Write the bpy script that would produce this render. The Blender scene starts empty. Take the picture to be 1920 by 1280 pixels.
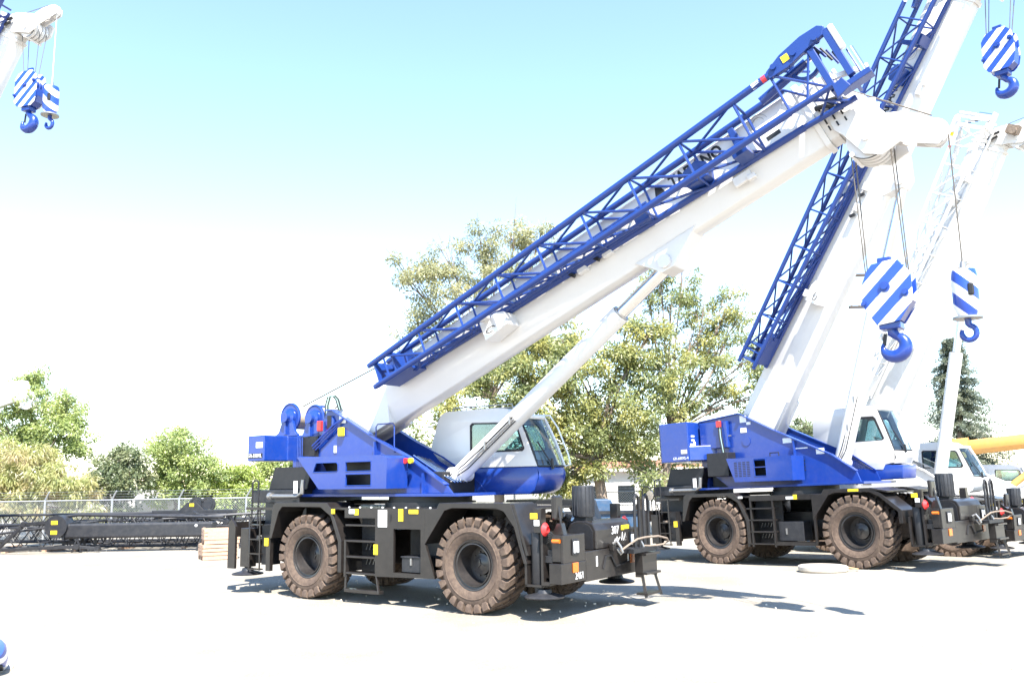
import bpy, bmesh, math, random
import numpy as np
from mathutils import Vector, Matrix
from mathutils.geometry import tessellate_polygon
rad = math.radians
random.seed(7); RNG = np.random.default_rng(11)
S = bpy.context.scene
COL = S.collection

# ------------------------------------------------------------------ camera, sky, sun, exposure
PITCH, ROLL, CAM_H, FPX = 0.155689, 0.0162304, 2.45482, 1635.25
cp, sp, cr, sr = math.cos(PITCH), math.sin(PITCH), math.cos(ROLL), math.sin(ROLL)
fw = Vector((0, cp, sp)); up0 = Vector((0, -sp, cp)); rt0 = Vector((1, 0, 0))
rt = cr*rt0 - sr*up0; upv = sr*rt0 + cr*up0
camd = bpy.data.cameras.new('camera'); cam = bpy.data.objects.new('camera', camd); COL.objects.link(cam)
camd.sensor_width = 36.0; camd.lens = 36.0*FPX/1920.0; camd.clip_start = 0.1; camd.clip_end = 3000
cam.matrix_world = Matrix(((rt.x, upv.x, -fw.x, 0), (rt.y, upv.y, -fw.y, 0), (rt.z, upv.z, -fw.z, CAM_H), (0, 0, 0, 1)))
S.camera = cam
SUN = Vector((0.97, -3.28, 4.95)).normalized()
world = bpy.data.worlds.new('World'); S.world = world; world.use_nodes = True
wn = world.node_tree
sky = wn.nodes.new('ShaderNodeTexSky'); sky.sky_type = 'NISHITA'; sky.sun_disc = False
sky.sun_elevation = math.asin(SUN.z); sky.sun_rotation = math.atan2(SUN.x, SUN.y)
sky.altitude = 0; sky.air_density = 1.0; sky.dust_density = 0.0; sky.ozone_density = 1.4
bg = wn.nodes['Background']; wn.links.new(sky.outputs[0], bg.inputs[0]); bg.inputs[1].default_value = 0.138
sund = bpy.data.lights.new('sun', 'SUN'); sun = bpy.data.objects.new('sun', sund); COL.objects.link(sun)
sund.energy = 4.9; sund.angle = rad(0.53); sund.color = (1.0, 0.95, 0.87)
sun.rotation_euler = SUN.to_track_quat('Z', 'Y').to_euler()
S.view_settings.view_transform = 'Standard'; S.view_settings.look = 'None'
S.view_settings.exposure = 1.8; S.view_settings.gamma = 1.0; S.view_settings.use_curve_mapping = False

# ------------------------------------------------------------------ materials
MATS = {}
def nd(t, kind, **kw):
    n = t.nodes.new(kind)
    for k, v in kw.items():
        if k in n.inputs: n.inputs[k].default_value = v
        else: setattr(n, k, v)
    return n
def mat(name, col, rough=0.5, metal=0.0, coat=0.0, var=0.0, vscale=3.0, dust=0.0, dustcol=(0.30, 0.25, 0.19), bump=0.0, bscale=60.0, spec=0.5):
    m = bpy.data.materials.new(name); m.use_nodes = True; t = m.node_tree
    p = t.nodes['Principled BSDF']
    p.inputs['Base Color'].default_value = (*col, 1); p.inputs['Roughness'].default_value = rough
    p.inputs['Metallic'].default_value = metal; p.inputs['Coat Weight'].default_value = coat
    p.inputs['Coat Roughness'].default_value = 0.08; p.inputs['Specular IOR Level'].default_value = spec
    tc = t.nodes.new('ShaderNodeTexCoord')
    if var > 0 or dust > 0:
        n1 = nd(t, 'ShaderNodeTexNoise', Scale=vscale, Detail=6.0, Roughness=0.65); t.links.new(tc.outputs['Object'], n1.inputs['Vector'])
        mx = nd(t, 'ShaderNodeMix', data_type='RGBA'); 
        mx.inputs[6].default_value = (*[c*(1-var) for c in col], 1); mx.inputs[7].default_value = (*[min(1, c*(1+var)) for c in col], 1)
        t.links.new(n1.outputs['Fac'], mx.inputs[0]); out = mx.outputs[2]
        if dust > 0:
            n2 = nd(t, 'ShaderNodeTexNoise', Scale=vscale*2.3, Detail=8.0, Roughness=0.7); t.links.new(tc.outputs['Object'], n2.inputs['Vector'])
            rmp = nd(t, 'ShaderNodeMapRange'); rmp.inputs[1].default_value = 0.42; rmp.inputs[2].default_value = 0.72; rmp.inputs[4].default_value = dust
            t.links.new(n2.outputs['Fac'], rmp.inputs[0])
            m2 = nd(t, 'ShaderNodeMix', data_type='RGBA'); m2.inputs[7].default_value = (*dustcol, 1)
            t.links.new(rmp.outputs[0], m2.inputs[0]); t.links.new(out, m2.inputs[6]); out = m2.outputs[2]
            r2 = nd(t, 'ShaderNodeMapRange'); r2.inputs[3].default_value = rough; r2.inputs[4].default_value = min(1, rough+0.35)
            t.links.new(rmp.outputs[0], r2.inputs[0]); t.links.new(r2.outputs[0], p.inputs['Roughness'])
        t.links.new(out, p.inputs['Base Color'])
    if bump > 0:
        n3 = nd(t, 'ShaderNodeTexNoise', Scale=bscale, Detail=4.0); t.links.new(tc.outputs['Object'], n3.inputs['Vector'])
        b = nd(t, 'ShaderNodeBump', Strength=bump, Distance=0.02); t.links.new(n3.outputs['Fac'], b.inputs['Height']); t.links.new(b.outputs[0], p.inputs['Normal'])
    MATS[name] = m; return m
mat('blue_paint', (0.006, 0.037, 0.235), 0.30, coat=0.35, var=0.10, dust=0.05)
mat('blue_lattice', (0.007, 0.034, 0.185), 0.40, coat=0.2, var=0.12)
mat('white_paint', (0.67, 0.65, 0.63), 0.33, coat=0.4, var=0.04, vscale=1.2, dust=0.10, dustcol=(0.50, 0.46, 0.41))
mat('white_old', (0.70, 0.69, 0.67), 0.45, coat=0.1, var=0.06, vscale=2, dust=0.22, dustcol=(0.5, 0.45, 0.4))
mat('orange_paint', (0.60, 0.30, 0.075), 0.4, coat=0.3, var=0.08, dust=0.15)
mat('carrier_dark', (0.013, 0.011, 0.0105), 0.36, coat=0.25, var=0.3, vscale=2.5, dust=0.12, dustcol=(0.10, 0.08, 0.065))
mat('black', (0.010, 0.010, 0.012), 0.5, var=0.3, dust=0.1, dustcol=(0.1, 0.09, 0.08))
mat('black_steel', (0.016, 0.017, 0.021), 0.45, var=0.3, dust=0.18, dustcol=(0.12, 0.11, 0.10))
mat('rubber', (0.085, 0.060, 0.047), 0.8, var=0.18, vscale=5, dust=0.55, dustcol=(0.22, 0.16, 0.115), bump=0.25, bscale=90, spec=0.25)
mat('rim_paint', (0.020, 0.018, 0.018), 0.35, coat=0.3, var=0.2, dust=0.12, dustcol=(0.15, 0.12, 0.10))
mat('chrome', (0.75, 0.74, 0.73), 0.12, metal=1.0)
mat('steel', (0.35, 0.34, 0.33), 0.4, metal=0.8, var=0.15)
mat('galvanised', (0.42, 0.43, 0.44), 0.45, metal=0.6, var=0.12)
mat('rope_steel', (0.14, 0.12, 0.10), 0.5, metal=0.5)
mat('rope_drum', (0.45, 0.36, 0.26), 0.6, var=0.2, vscale=20)
mat('yellow', (0.85, 0.62, 0.02), 0.5); mat('red', (0.62, 0.03, 0.03), 0.45, coat=0.3)
mat('label_white', (0.8, 0.8, 0.78), 0.5, var=0.05); mat('print_black', (0.012, 0.012, 0.014), 0.5)
mat('amber', (0.6, 0.14, 0.01), 0.25, coat=0.5); mat('lamp_white', (0.8, 0.8, 0.8), 0.15, coat=0.8)
mat('rubber_hose', (0.012, 0.012, 0.012), 0.5); mat('green_hose', (0.30, 0.42, 0.36), 0.4)
mat('wood', (0.42, 0.27, 0.18), 0.8, var=0.25, vscale=6, dust=0.4, dustcol=(0.5, 0.42, 0.34))
mat('pad_wood', (0.5, 0.45, 0.38), 0.8, var=0.15)
mat('bark', (0.20, 0.155, 0.12), 0.9, var=0.35, vscale=6, bump=0.6, bscale=18)
mat('pole_wood', (0.06, 0.045, 0.035), 0.9, var=0.2)
mat('stucco', (0.72, 0.70, 0.66), 0.85, var=0.06, vscale=1.5, bump=0.2)
mat('roof_tile', (0.32, 0.15, 0.09), 0.8, var=0.3, vscale=4); mat('roof_beige', (0.62, 0.50, 0.42), 0.7, var=0.1)
mat('seat_cloth', (0.03, 0.03, 0.035), 0.8); mat('canvas_rope', (0.42, 0.26, 0.14), 0.8, var=0.2, vscale=12)
mat('chalk', (0.78, 0.76, 0.74), 0.9); mat('dark_window', (0.02, 0.025, 0.03), 0.1, coat=0.5)
mat('blue_box', (0.03, 0.08, 0.16), 0.5, var=0.1, dust=0.2)

def glass_mat():
    m = bpy.data.materials.new('glass'); m.use_nodes = True; t = m.node_tree; t.nodes.remove(t.nodes['Principled BSDF'])
    o = t.nodes['Material Output']; tr = nd(t, 'ShaderNodeBsdfTransparent'); tr.inputs[0].default_value = (0.62, 0.78, 0.80, 1)
    gl = nd(t, 'ShaderNodeBsdfGlossy', Roughness=0.03); fr = nd(t, 'ShaderNodeFresnel', IOR=1.6)
    ad = nd(t, 'ShaderNodeMath', operation='ADD'); ad.inputs[1].default_value = 0.06; t.links.new(fr.outputs[0], ad.inputs[0])
    mx = nd(t, 'ShaderNodeMixShader'); t.links.new(ad.outputs[0], mx.inputs[0]); t.links.new(tr.outputs[0], mx.inputs[1]); t.links.new(gl.outputs[0], mx.inputs[2])
    t.links.new(mx.outputs[0], o.inputs[0]); MATS['glass'] = m
glass_mat()
def stripe_mat(name, k, ph, sgn=1):
    m = mat(name, (0.8, 0.8, 0.8), 0.35, coat=0.4); t = m.node_tree; p = t.nodes['Principled BSDF']
    tc = t.nodes.new('ShaderNodeTexCoord'); sx = t.nodes.new('ShaderNodeSeparateXYZ'); t.links.new(tc.outputs['Object'], sx.inputs[0])
    a = nd(t, 'ShaderNodeMath', operation='SUBTRACT' if sgn > 0 else 'ADD'); t.links.new(sx.outputs[2], a.inputs[0]); t.links.new(sx.outputs[0], a.inputs[1])
    b = nd(t, 'ShaderNodeMath', operation='MULTIPLY_ADD'); t.links.new(a.outputs[0], b.inputs[0]); b.inputs[1].default_value = k; b.inputs[2].default_value = ph
    c = nd(t, 'ShaderNodeMath', operation='FRACT'); t.links.new(b.outputs[0], c.inputs[0])
    d = nd(t, 'ShaderNodeMath', operation='GREATER_THAN'); t.links.new(c.outputs[0], d.inputs[0]); d.inputs[1].default_value = 0.5
    mx = nd(t, 'ShaderNodeMix', data_type='RGBA'); mx.inputs[6].default_value = (0.8, 0.79, 0.78, 1); mx.inputs[7].default_value = (0.014, 0.06, 0.36, 1)
    t.links.new(d.outputs[0], mx.inputs[0]); t.links.new(mx.outputs[2], p.inputs['Base Color'])
stripe_mat('hook_stripes', 2.35, 0.25); stripe_mat('hook_stripes_back', 2.6, 0.3, -1)
def leaf_mat(name, c1, c2, c3, scale=0.9):
    m = bpy.data.materials.new(name); m.use_nodes = True; t = m.node_tree; t.nodes.remove(t.nodes['Principled BSDF'])
    o = t.nodes['Material Output']; tc = t.nodes.new('ShaderNodeTexCoord')
    n1 = nd(t, 'ShaderNodeTexNoise', Scale=scale, Detail=5.0, Roughness=0.7); t.links.new(tc.outputs['Object'], n1.inputs['Vector'])
    rp = t.nodes.new('ShaderNodeValToRGB'); e = rp.color_ramp.elements
    e[0].position = 0.33; e[0].color = (*c1, 1); e[1].position = 0.48; e[1].color = (*c2, 1); x = e.new(0.61); x.color = (*c3, 1)
    t.links.new(n1.outputs['Fac'], rp.inputs[0])
    df = nd(t, 'ShaderNodeBsdfDiffuse'); tl = nd(t, 'ShaderNodeBsdfTranslucent'); gl = nd(t, 'ShaderNodeBsdfGlossy', Roughness=0.45)
    t.links.new(rp.outputs[0], df.inputs[0]); t.links.new(rp.outputs[0], tl.inputs[0])
    m1 = nd(t, 'ShaderNodeMixShader'); m1.inputs[0].default_value = 0.5; t.links.new(df.outputs[0], m1.inputs[1]); t.links.new(tl.outputs[0], m1.inputs[2])
    m2 = nd(t, 'ShaderNodeMixShader'); m2.inputs[0].default_value = 0.05; t.links.new(m1.outputs[0], m2.inputs[1]); t.links.new(gl.outputs[0], m2.inputs[2])
    t.links.new(m2.outputs[0], o.inputs[0]); MATS[name] = m
leaf_mat('leaf_ailanthus', (0.13, 0.165, 0.065), (0.24, 0.275, 0.10), (0.44, 0.415, 0.13), 0.7)
leaf_mat('leaf_pale', (0.21, 0.225, 0.115), (0.32, 0.33, 0.17), (0.42, 0.39, 0.20))
leaf_mat('leaf_green', (0.18, 0.25, 0.09), (0.30, 0.37, 0.12), (0.40, 0.45, 0.15))
leaf_mat('leaf_dark', (0.10, 0.135, 0.065), (0.165, 0.205, 0.10), (0.26, 0.28, 0.14))
leaf_mat('leaf_lime', (0.18, 0.24, 0.05), (0.28, 0.35, 0.07), (0.34, 0.40, 0.09))
leaf_mat('leaf_tan', (0.27, 0.32, 0.11), (0.40, 0.40, 0.15), (0.48, 0.38, 0.20))
leaf_mat('leaf_redwood', (0.08, 0.11, 0.085), (0.14, 0.17, 0.115), (0.21, 0.225, 0.14))

# ------------------------------------------------------------------ mesh helpers
class MB:
    def __init__(s): s.v = []; s.f = []
    def add(s, vs, fs):
        o = len(s.v); s.v += [tuple(p) for p in vs]; s.f += [tuple(i+o for i in f) for f in fs]; return s
    def box(s, x0, x1, y0, y1, z0, z1):
        return s.add([(x0,y0,z0),(x1,y0,z0),(x1,y1,z0),(x0,y1,z0),(x0,y0,z1),(x1,y0,z1),(x1,y1,z1),(x0,y1,z1)],
                     [(0,3,2,1),(4,5,6,7),(0,1,5,4),(1,2,6,5),(2,3,7,6),(3,0,4,7)])
    def bar(s, p, q, w, h, up=(0,0,1)):      # rectangular bar between two points
        p = Vector(p); q = Vector(q); d = (q-p).normalized(); a = d.cross(Vector(up))
        if a.length < 1e-4: a = d.cross(Vector((0,1,0)))
        a.normalize(); b = a.cross(d).normalized(); a *= w/2; b *= h/2
        vs = [p-a-b, p+a-b, p+a+b, p-a+b, q-a-b, q+a-b, q+a+b, q-a+b]
        return s.add(vs, [(0,3,2,1),(4,5,6,7),(0,1,5,4),(1,2,6,5),(2,3,7,6),(3,0,4,7)])
    def prism(s, poly, a0, a1, holes=(), ax=1):   # poly of 2-D points extruded along axis ax
        def P(p, a): return (p[0], a, p[1]) if ax == 1 else ((a, p[0], p[1]) if ax == 0 else (p[0], p[1], a))
        loops = [list(poly)] + [list(h) for h in holes]
        flat = [p for l in loops for p in l]; n = len(flat)
        tris = tessellate_polygon([[Vector((p[0], p[1], 0)) for p in l] for l in loops])
        vs = [P(p, a0) for p in flat] + [P(p, a1) for p in flat]; fs = []
        if not holes: fs += [tuple(range(n))[::-1], tuple(range(n, 2*n))]
        else:
            for t in tris: fs += [(t[0], t[1], t[2]), (t[2]+n, t[1]+n, t[0]+n)]
        o = 0
        for l in loops:
            k = len(l)
            for i in range(k):
                j = (i+1) % k; fs.append((o+i, o+j, o+j+n, o+i+n))
            o += k
        return s.add(vs, fs)
    def cyl(s, p, q, r, r2=None, n=14, cap=True):
        p = Vector(p); q = Vector(q); r2 = r if r2 is None else r2; d = (q-p).normalized()
        a = d.orthogonal().normalized(); b = d.cross(a)
        vs = []
        for c, rr in ((p, r), (q, r2)):
            for i in range(n):
                t = 2*math.pi*i/n; vs.append(c + a*(rr*math.cos(t)) + b*(rr*math.sin(t)))
        fs = [(i, (i+1) % n, n+(i+1) % n, n+i) for i in range(n)]
        if cap: fs += [tuple(range(n))[::-1], tuple(range(n, 2*n))]
        return s.add(vs, fs)
    def tube(s, pts, r, n=8, rs=None):
        pts = [Vector(p) for p in pts]; vs = []; m = len(pts); a = None
        for k, p in enumerate(pts):
            d = (pts[min(k+1, m-1)] - pts[max(k-1, 0)]).normalized()
            a = d.orthogonal() if a is None else a - d*a.dot(d)
            a.normalize(); b = d.cross(a); rr = rs[k] if rs else r
            for i in range(n):
                t = 2*math.pi*i/n; vs.append(p + a*(rr*math.cos(t)) + b*(rr*math.sin(t)))
        fs = [(k*n+i, k*n+(i+1) % n, (k+1)*n+(i+1) % n, (k+1)*n+i) for k in range(m-1) for i in range(n)]
        fs += [tuple(range(n))[::-1], tuple(range((m-1)*n, m*n))]
        return s.add(vs, fs)
    def lathe(s, prof, c=(0,0,0), ax=1, n=40, closed=False):   # prof: (axial, radius)
        vs = []; m = len(prof)
        for a, r in prof:
            for i in range(n):
                t = 2*math.pi*i/n; u, w = r*math.cos(t), r*math.sin(t)
                p = (u, a, w) if ax == 1 else ((a, u, w) if ax == 0 else (u, w, a))
                vs.append((p[0]+c[0], p[1]+c[1], p[2]+c[2]))
        kk = m if closed else m-1
        fs = [(k*n+i, k*n+(i+1) % n, ((k+1) % m)*n+(i+1) % n, ((k+1) % m)*n+i) for k in range(kk) for i in range(n)]
        return s.add(vs, fs)
    def mesh(s, name, bevel=0.0, smooth=False):
        me = bpy.data.meshes.new(name); me.from_pydata(s.v, [], s.f)
        bm = bmesh.new(); bm.from_mesh(me); bmesh.ops.recalc_face_normals(bm, faces=bm.faces)
        if bevel > 0:
            es = [e for e in bm.edges if len(e.link_faces) == 2 and e.calc_face_angle(0) > 0.5]
            bmesh.ops.bevel(bm, geom=es, offset=bevel, segments=2, affect='EDGES', profile=0.5, clamp_overlap=True)
        bm.to_mesh(me); bm.free()
        if smooth:
            me.polygons.foreach_set('use_smooth', [True]*len(me.polygons))
            try: me.set_sharp_from_angle(angle=rad(38))
            except Exception: pass
        return me
def link(name, me, m, parent=None):
    o = bpy.data.objects.new(name, me); COL.objects.link(o)
    if me is not None and m and not me.materials: me.materials.append(MATS[m])
    if parent is not None: o.parent = parent
    return o
def part(name, mb, m, parent=None, bevel=0.0, smooth=False, mtx=None):
    o = link(name, mb.mesh(name, bevel, smooth), m, parent)
    if mtx is not None: o.matrix_basis = mtx
    return o
def tag(o, label, cat, group=None):
    o['label'] = label; o['category'] = cat
    if group: o['group'] = group
    return o
def struct(o): o['kind'] = 'structure'; return o
def thing(name, label, cat, loc=(0,0,0), rz=0, ry=0, sc=1.0, group=None):
    o = bpy.data.objects.new(name, None); COL.objects.link(o); o.empty_display_size = 0.3
    o.location = loc; o.rotation_euler = (0, ry, rz); o.scale = (sc, sc, sc); return tag(o, label, cat, group)
_unit = {}
def unit_cyl(mname, n=8):
    k = (mname, n)
    if k not in _unit:
        me = MB().cyl((0,0,0), (0,0,1), 1.0, n=n).mesh('bar_'+mname, smooth=True); me.materials.append(MATS[mname]); _unit[k] = me
    return _unit[k]
def rod(name, parent, p, q, r, m, n=6):      # one bar sharing a unit mesh
    p = Vector(p); q = Vector(q); d = q-p
    o = bpy.data.objects.new(name, unit_cyl(m, n)); COL.objects.link(o); o.parent = parent
    o.matrix_basis = Matrix.LocRotScale(p, d.to_track_quat('Z', 'Y'), Vector((r, r, d.length))); return o
def text(parent, name, s, m, mtx, width=None, height=None, ext=0.002, bold=False):
    cu = bpy.data.curves.new(name, 'FONT'); cu.body = s; cu.size = 1.0; cu.extrude = ext; cu.offset = 0.035 if bold else 0
    cu.align_x = 'LEFT'; cu.resolution_u = 3
    t = bpy.data.objects.new('tmp', cu); COL.objects.link(t); bpy.context.view_layer.update()
    me = bpy.data.meshes.new_from_object(t.evaluated_get(bpy.context.evaluated_depsgraph_get()))
    bpy.data.objects.remove(t); me.name = name
    v = np.empty(len(me.vertices)*3, 'f'); me.vertices.foreach_get('co', v); v = v.reshape(-1, 3)
    lo, hi = v.min(0), v.max(0); v -= lo; sx = (width/(hi[0]-lo[0])) if width else None; sy = (height/(hi[1]-lo[1])) if height else sx
    sx = sx or sy; v[:, 0] *= sx; v[:, 1] *= sy; v[:, 2] = v[:, 2]/max(1e-6, v[:, 2].max())*ext
    me.vertices.foreach_set('co', v.reshape(-1)); me.update()
    o = link(name, me, m, parent); o.matrix_basis = mtx; return o
def XZ(x, y, z, flip=False):   # text plane: reads along +x, up +z, facing -y (or reads along -x facing +y)
    return Matrix(((1,0,0,x),(0,0,-1,y),(0,1,0,z),(0,0,0,1)))
def YZ(x, y, z):               # text plane facing +x, reads along +y
    return Matrix(((0,0,1,x),(1,0,0,y),(0,1,0,z),(0,0,0,1)))

# ------------------------------------------------------------------ ground
def ground_z(x, y):
    u = (x-8.41)*0.67-(y-25.33)*0.74
    r2 = (x-8.41)**2+(y-25.33)**2
    return 0.032*u*math.exp(-r2/50.0) - 0.010*math.exp(-r2/50.0)
def make_ground():
    xs = np.concatenate([[-900,-400,-180,-90,-60], np.arange(-45, 45.1, 0.75), [60,90,180,400,900]])
    ys = np.concatenate([[-300,-100,-40,-15], np.arange(-6, 60.1, 0.75), [75,100,160,300,600,1200]])
    V = [(x, y, ground_z(x, y) + (0.010*math.sin(x*1.7+y*0.6)*math.sin(y*1.3-x*0.4) - 0.010 if abs(x) < 46 and y < 61 else 0)) for y in ys for x in xs]
    nx = len(xs); F = [(j*nx+i, j*nx+i+1, (j+1)*nx+i+1, (j+1)*nx+i) for j in range(len(ys)-1) for i in range(nx-1)]
    me = bpy.data.meshes.new('ground'); me.from_pydata(V, [], F); me.polygons.foreach_set('use_smooth', [True]*len(F))
    m = bpy.data.materials.new('gravel_ground'); m.use_nodes = True; t = m.node_tree; p = t.nodes['Principled BSDF']; p.inputs['Roughness'].default_value = 0.95; p.inputs['Specular IOR Level'].default_value = 0.15
    tc = t.nodes.new('ShaderNodeTexCoord')
    def noise(sc, det=6, rg=0.6):
        n = nd(t, 'ShaderNodeTexNoise', Scale=sc, Detail=float(det), Roughness=rg); t.links.new(tc.outputs['Object'], n.inputs['Vector']); return n
    n1 = noise(0.35, 8, 0.62); r1 = t.nodes.new('ShaderNodeValToRGB'); e = r1.color_ramp.elements
    e[0].position = 0.33; e[0].color = (0.265, 0.233, 0.188, 1); e[1].position = 0.62; e[1].color = (0.34, 0.317, 0.275, 1)
    t.links.new(n1.outputs['Fac'], r1.inputs[0])
    n2 = noise(38, 3, 0.7); r2 = nd(t, 'ShaderNodeMapRange'); r2.inputs[1].default_value = 0.3; r2.inputs[2].default_value = 0.72; r2.inputs[3].default_value = 0.72; r2.inputs[4].default_value = 1.16
    t.links.new(n2.outputs['Fac'], r2.inputs[0])
    mul = nd(t, 'ShaderNodeMix', data_type='RGBA', blend_type='MULTIPLY'); mul.inputs[0].default_value = 1.0
    t.links.new(r1.outputs[0], mul.inputs[6]); t.links.new(r2.outputs[0], mul.inputs[7])
    t.links.new(mul.outputs[2], p.inputs['Base Color'])
    b = nd(t, 'ShaderNodeBump', Strength=0.7, Distance=0.03); t.links.new(n2.outputs['Fac'], b.inputs['Height']); t.links.new(b.outputs[0], p.inputs['Normal'])
    MATS['ground'] = m; struct(link('ground', me, 'ground'))
make_ground()

# ------------------------------------------------------------------ wheels (shared meshes)
def make_tyre():
    b = MB()
    half = [(-.20,.455),(-.265,.47),(-.305,.53),(-.325,.61),(-.322,.67),(-.300,.735),(-.265,.785),(-.20,.808),(0,.815)]
    prof = half + [(-a, r) for a, r in half[-2::-1]]
    b.lathe(prof, n=64)
    # moulded ring on the sidewall
    b.lathe([(-.315,.60),(-.333,.61),(-.333,.622),(-.318,.632)], n=64)
    N = 25
    for side in (-1, 1):
        for k in range(N):
            th0 = 2*math.pi*(k + (0.5 if side > 0 else 0))/N
            cs = [(-.312,.70),(-.336,.745),(-.335,.85),(-.30,.875),(-.015,.879),(-.015,.80),(-.27,.78)]
            vs = []
            for e in (-1, 1):
                for (y, r) in cs:
                    sk = -0.15*(max(0, .336-abs(y))/.32)**1.25*(-1 if side > 0 else 1)*(-1)     # chevron sweep towards the middle
                    wdt = .165 if abs(y) > .2 else .125
                    t = th0 + sk + e*wdt*(0.5 + (0.10 if .7 < r < .8 and abs(y) < .3 else 0) - (0.16 if r < .71 else 0))
                    vs.append((r*math.cos(t), y*(-side), r*math.sin(t)))
            n = len(cs); fs = [tuple(range(n)), tuple(range(n, 2*n))[::-1]] + [(i, (i+1) % n, n+(i+1) % n, n+i) for i in range(n)]
            b.add(vs, fs)
    me = b.mesh('tyre', smooth=True); me.materials.append(MATS['rubber']); return me
def make_rim():
    b = MB()
    b.lathe([(-.20,.46),(-.255,.475),(-.272,.462),(-.268,.44),(-.235,.43),(-.23,.405),(-.255,.395),(-.258,.38),(-.22,.368),(.06,.345),(.09,.33),(.09,.0)], n=48)
    b.lathe([(.20,.46),(.255,.475),(.26,.44),(.2,.40),(.1,.36),(.09,.34)], n=40)
    me = b.mesh('rim', smooth=True); me.materials.append(MATS['rim_paint']); return me
def make_hub():
    b = MB()
    b.lathe([(.09,.27),(.055,.265),(.055,.21),(.0,.195),(-.01,.13),(-.02,.115),(-.02,.0)], n=28)
    for k in range(10):
        t = 2*math.pi*k/10; b.cyl((.228*math.cos(t), .06, .228*math.sin(t)), (.228*math.cos(t), .028, .228*math.sin(t)), .018, n=6)
    for k in range(3):
        t = 2*math.pi*k/3+.4; b.bar((0,-.023,0), (.10*math.cos(t), -.023, .10*math.sin(t)), .03, .012)
    me = b.mesh('hub', smooth=True); me.materials.append(MATS['rim_paint']); return me
TYRE, RIM, HUB = make_tyre(), make_rim(), make_hub()
def wheel(root, x, s, r=.875, spin=0.0):
    w = link('wheel', HUB, None, root)
    w.matrix_basis = Matrix.LocRotScale(Vector((x, s*1.165, r)), Matrix.Rotation(math.pi if s > 0 else 0, 4, 'Z').to_quaternion() @ Matrix.Rotation(spin, 4, 'Y').to_quaternion(), Vector((r/.875, 1.0, r/.875)))
    link('tyre', TYRE, None, w); link('rim', RIM, None, w)

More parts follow.
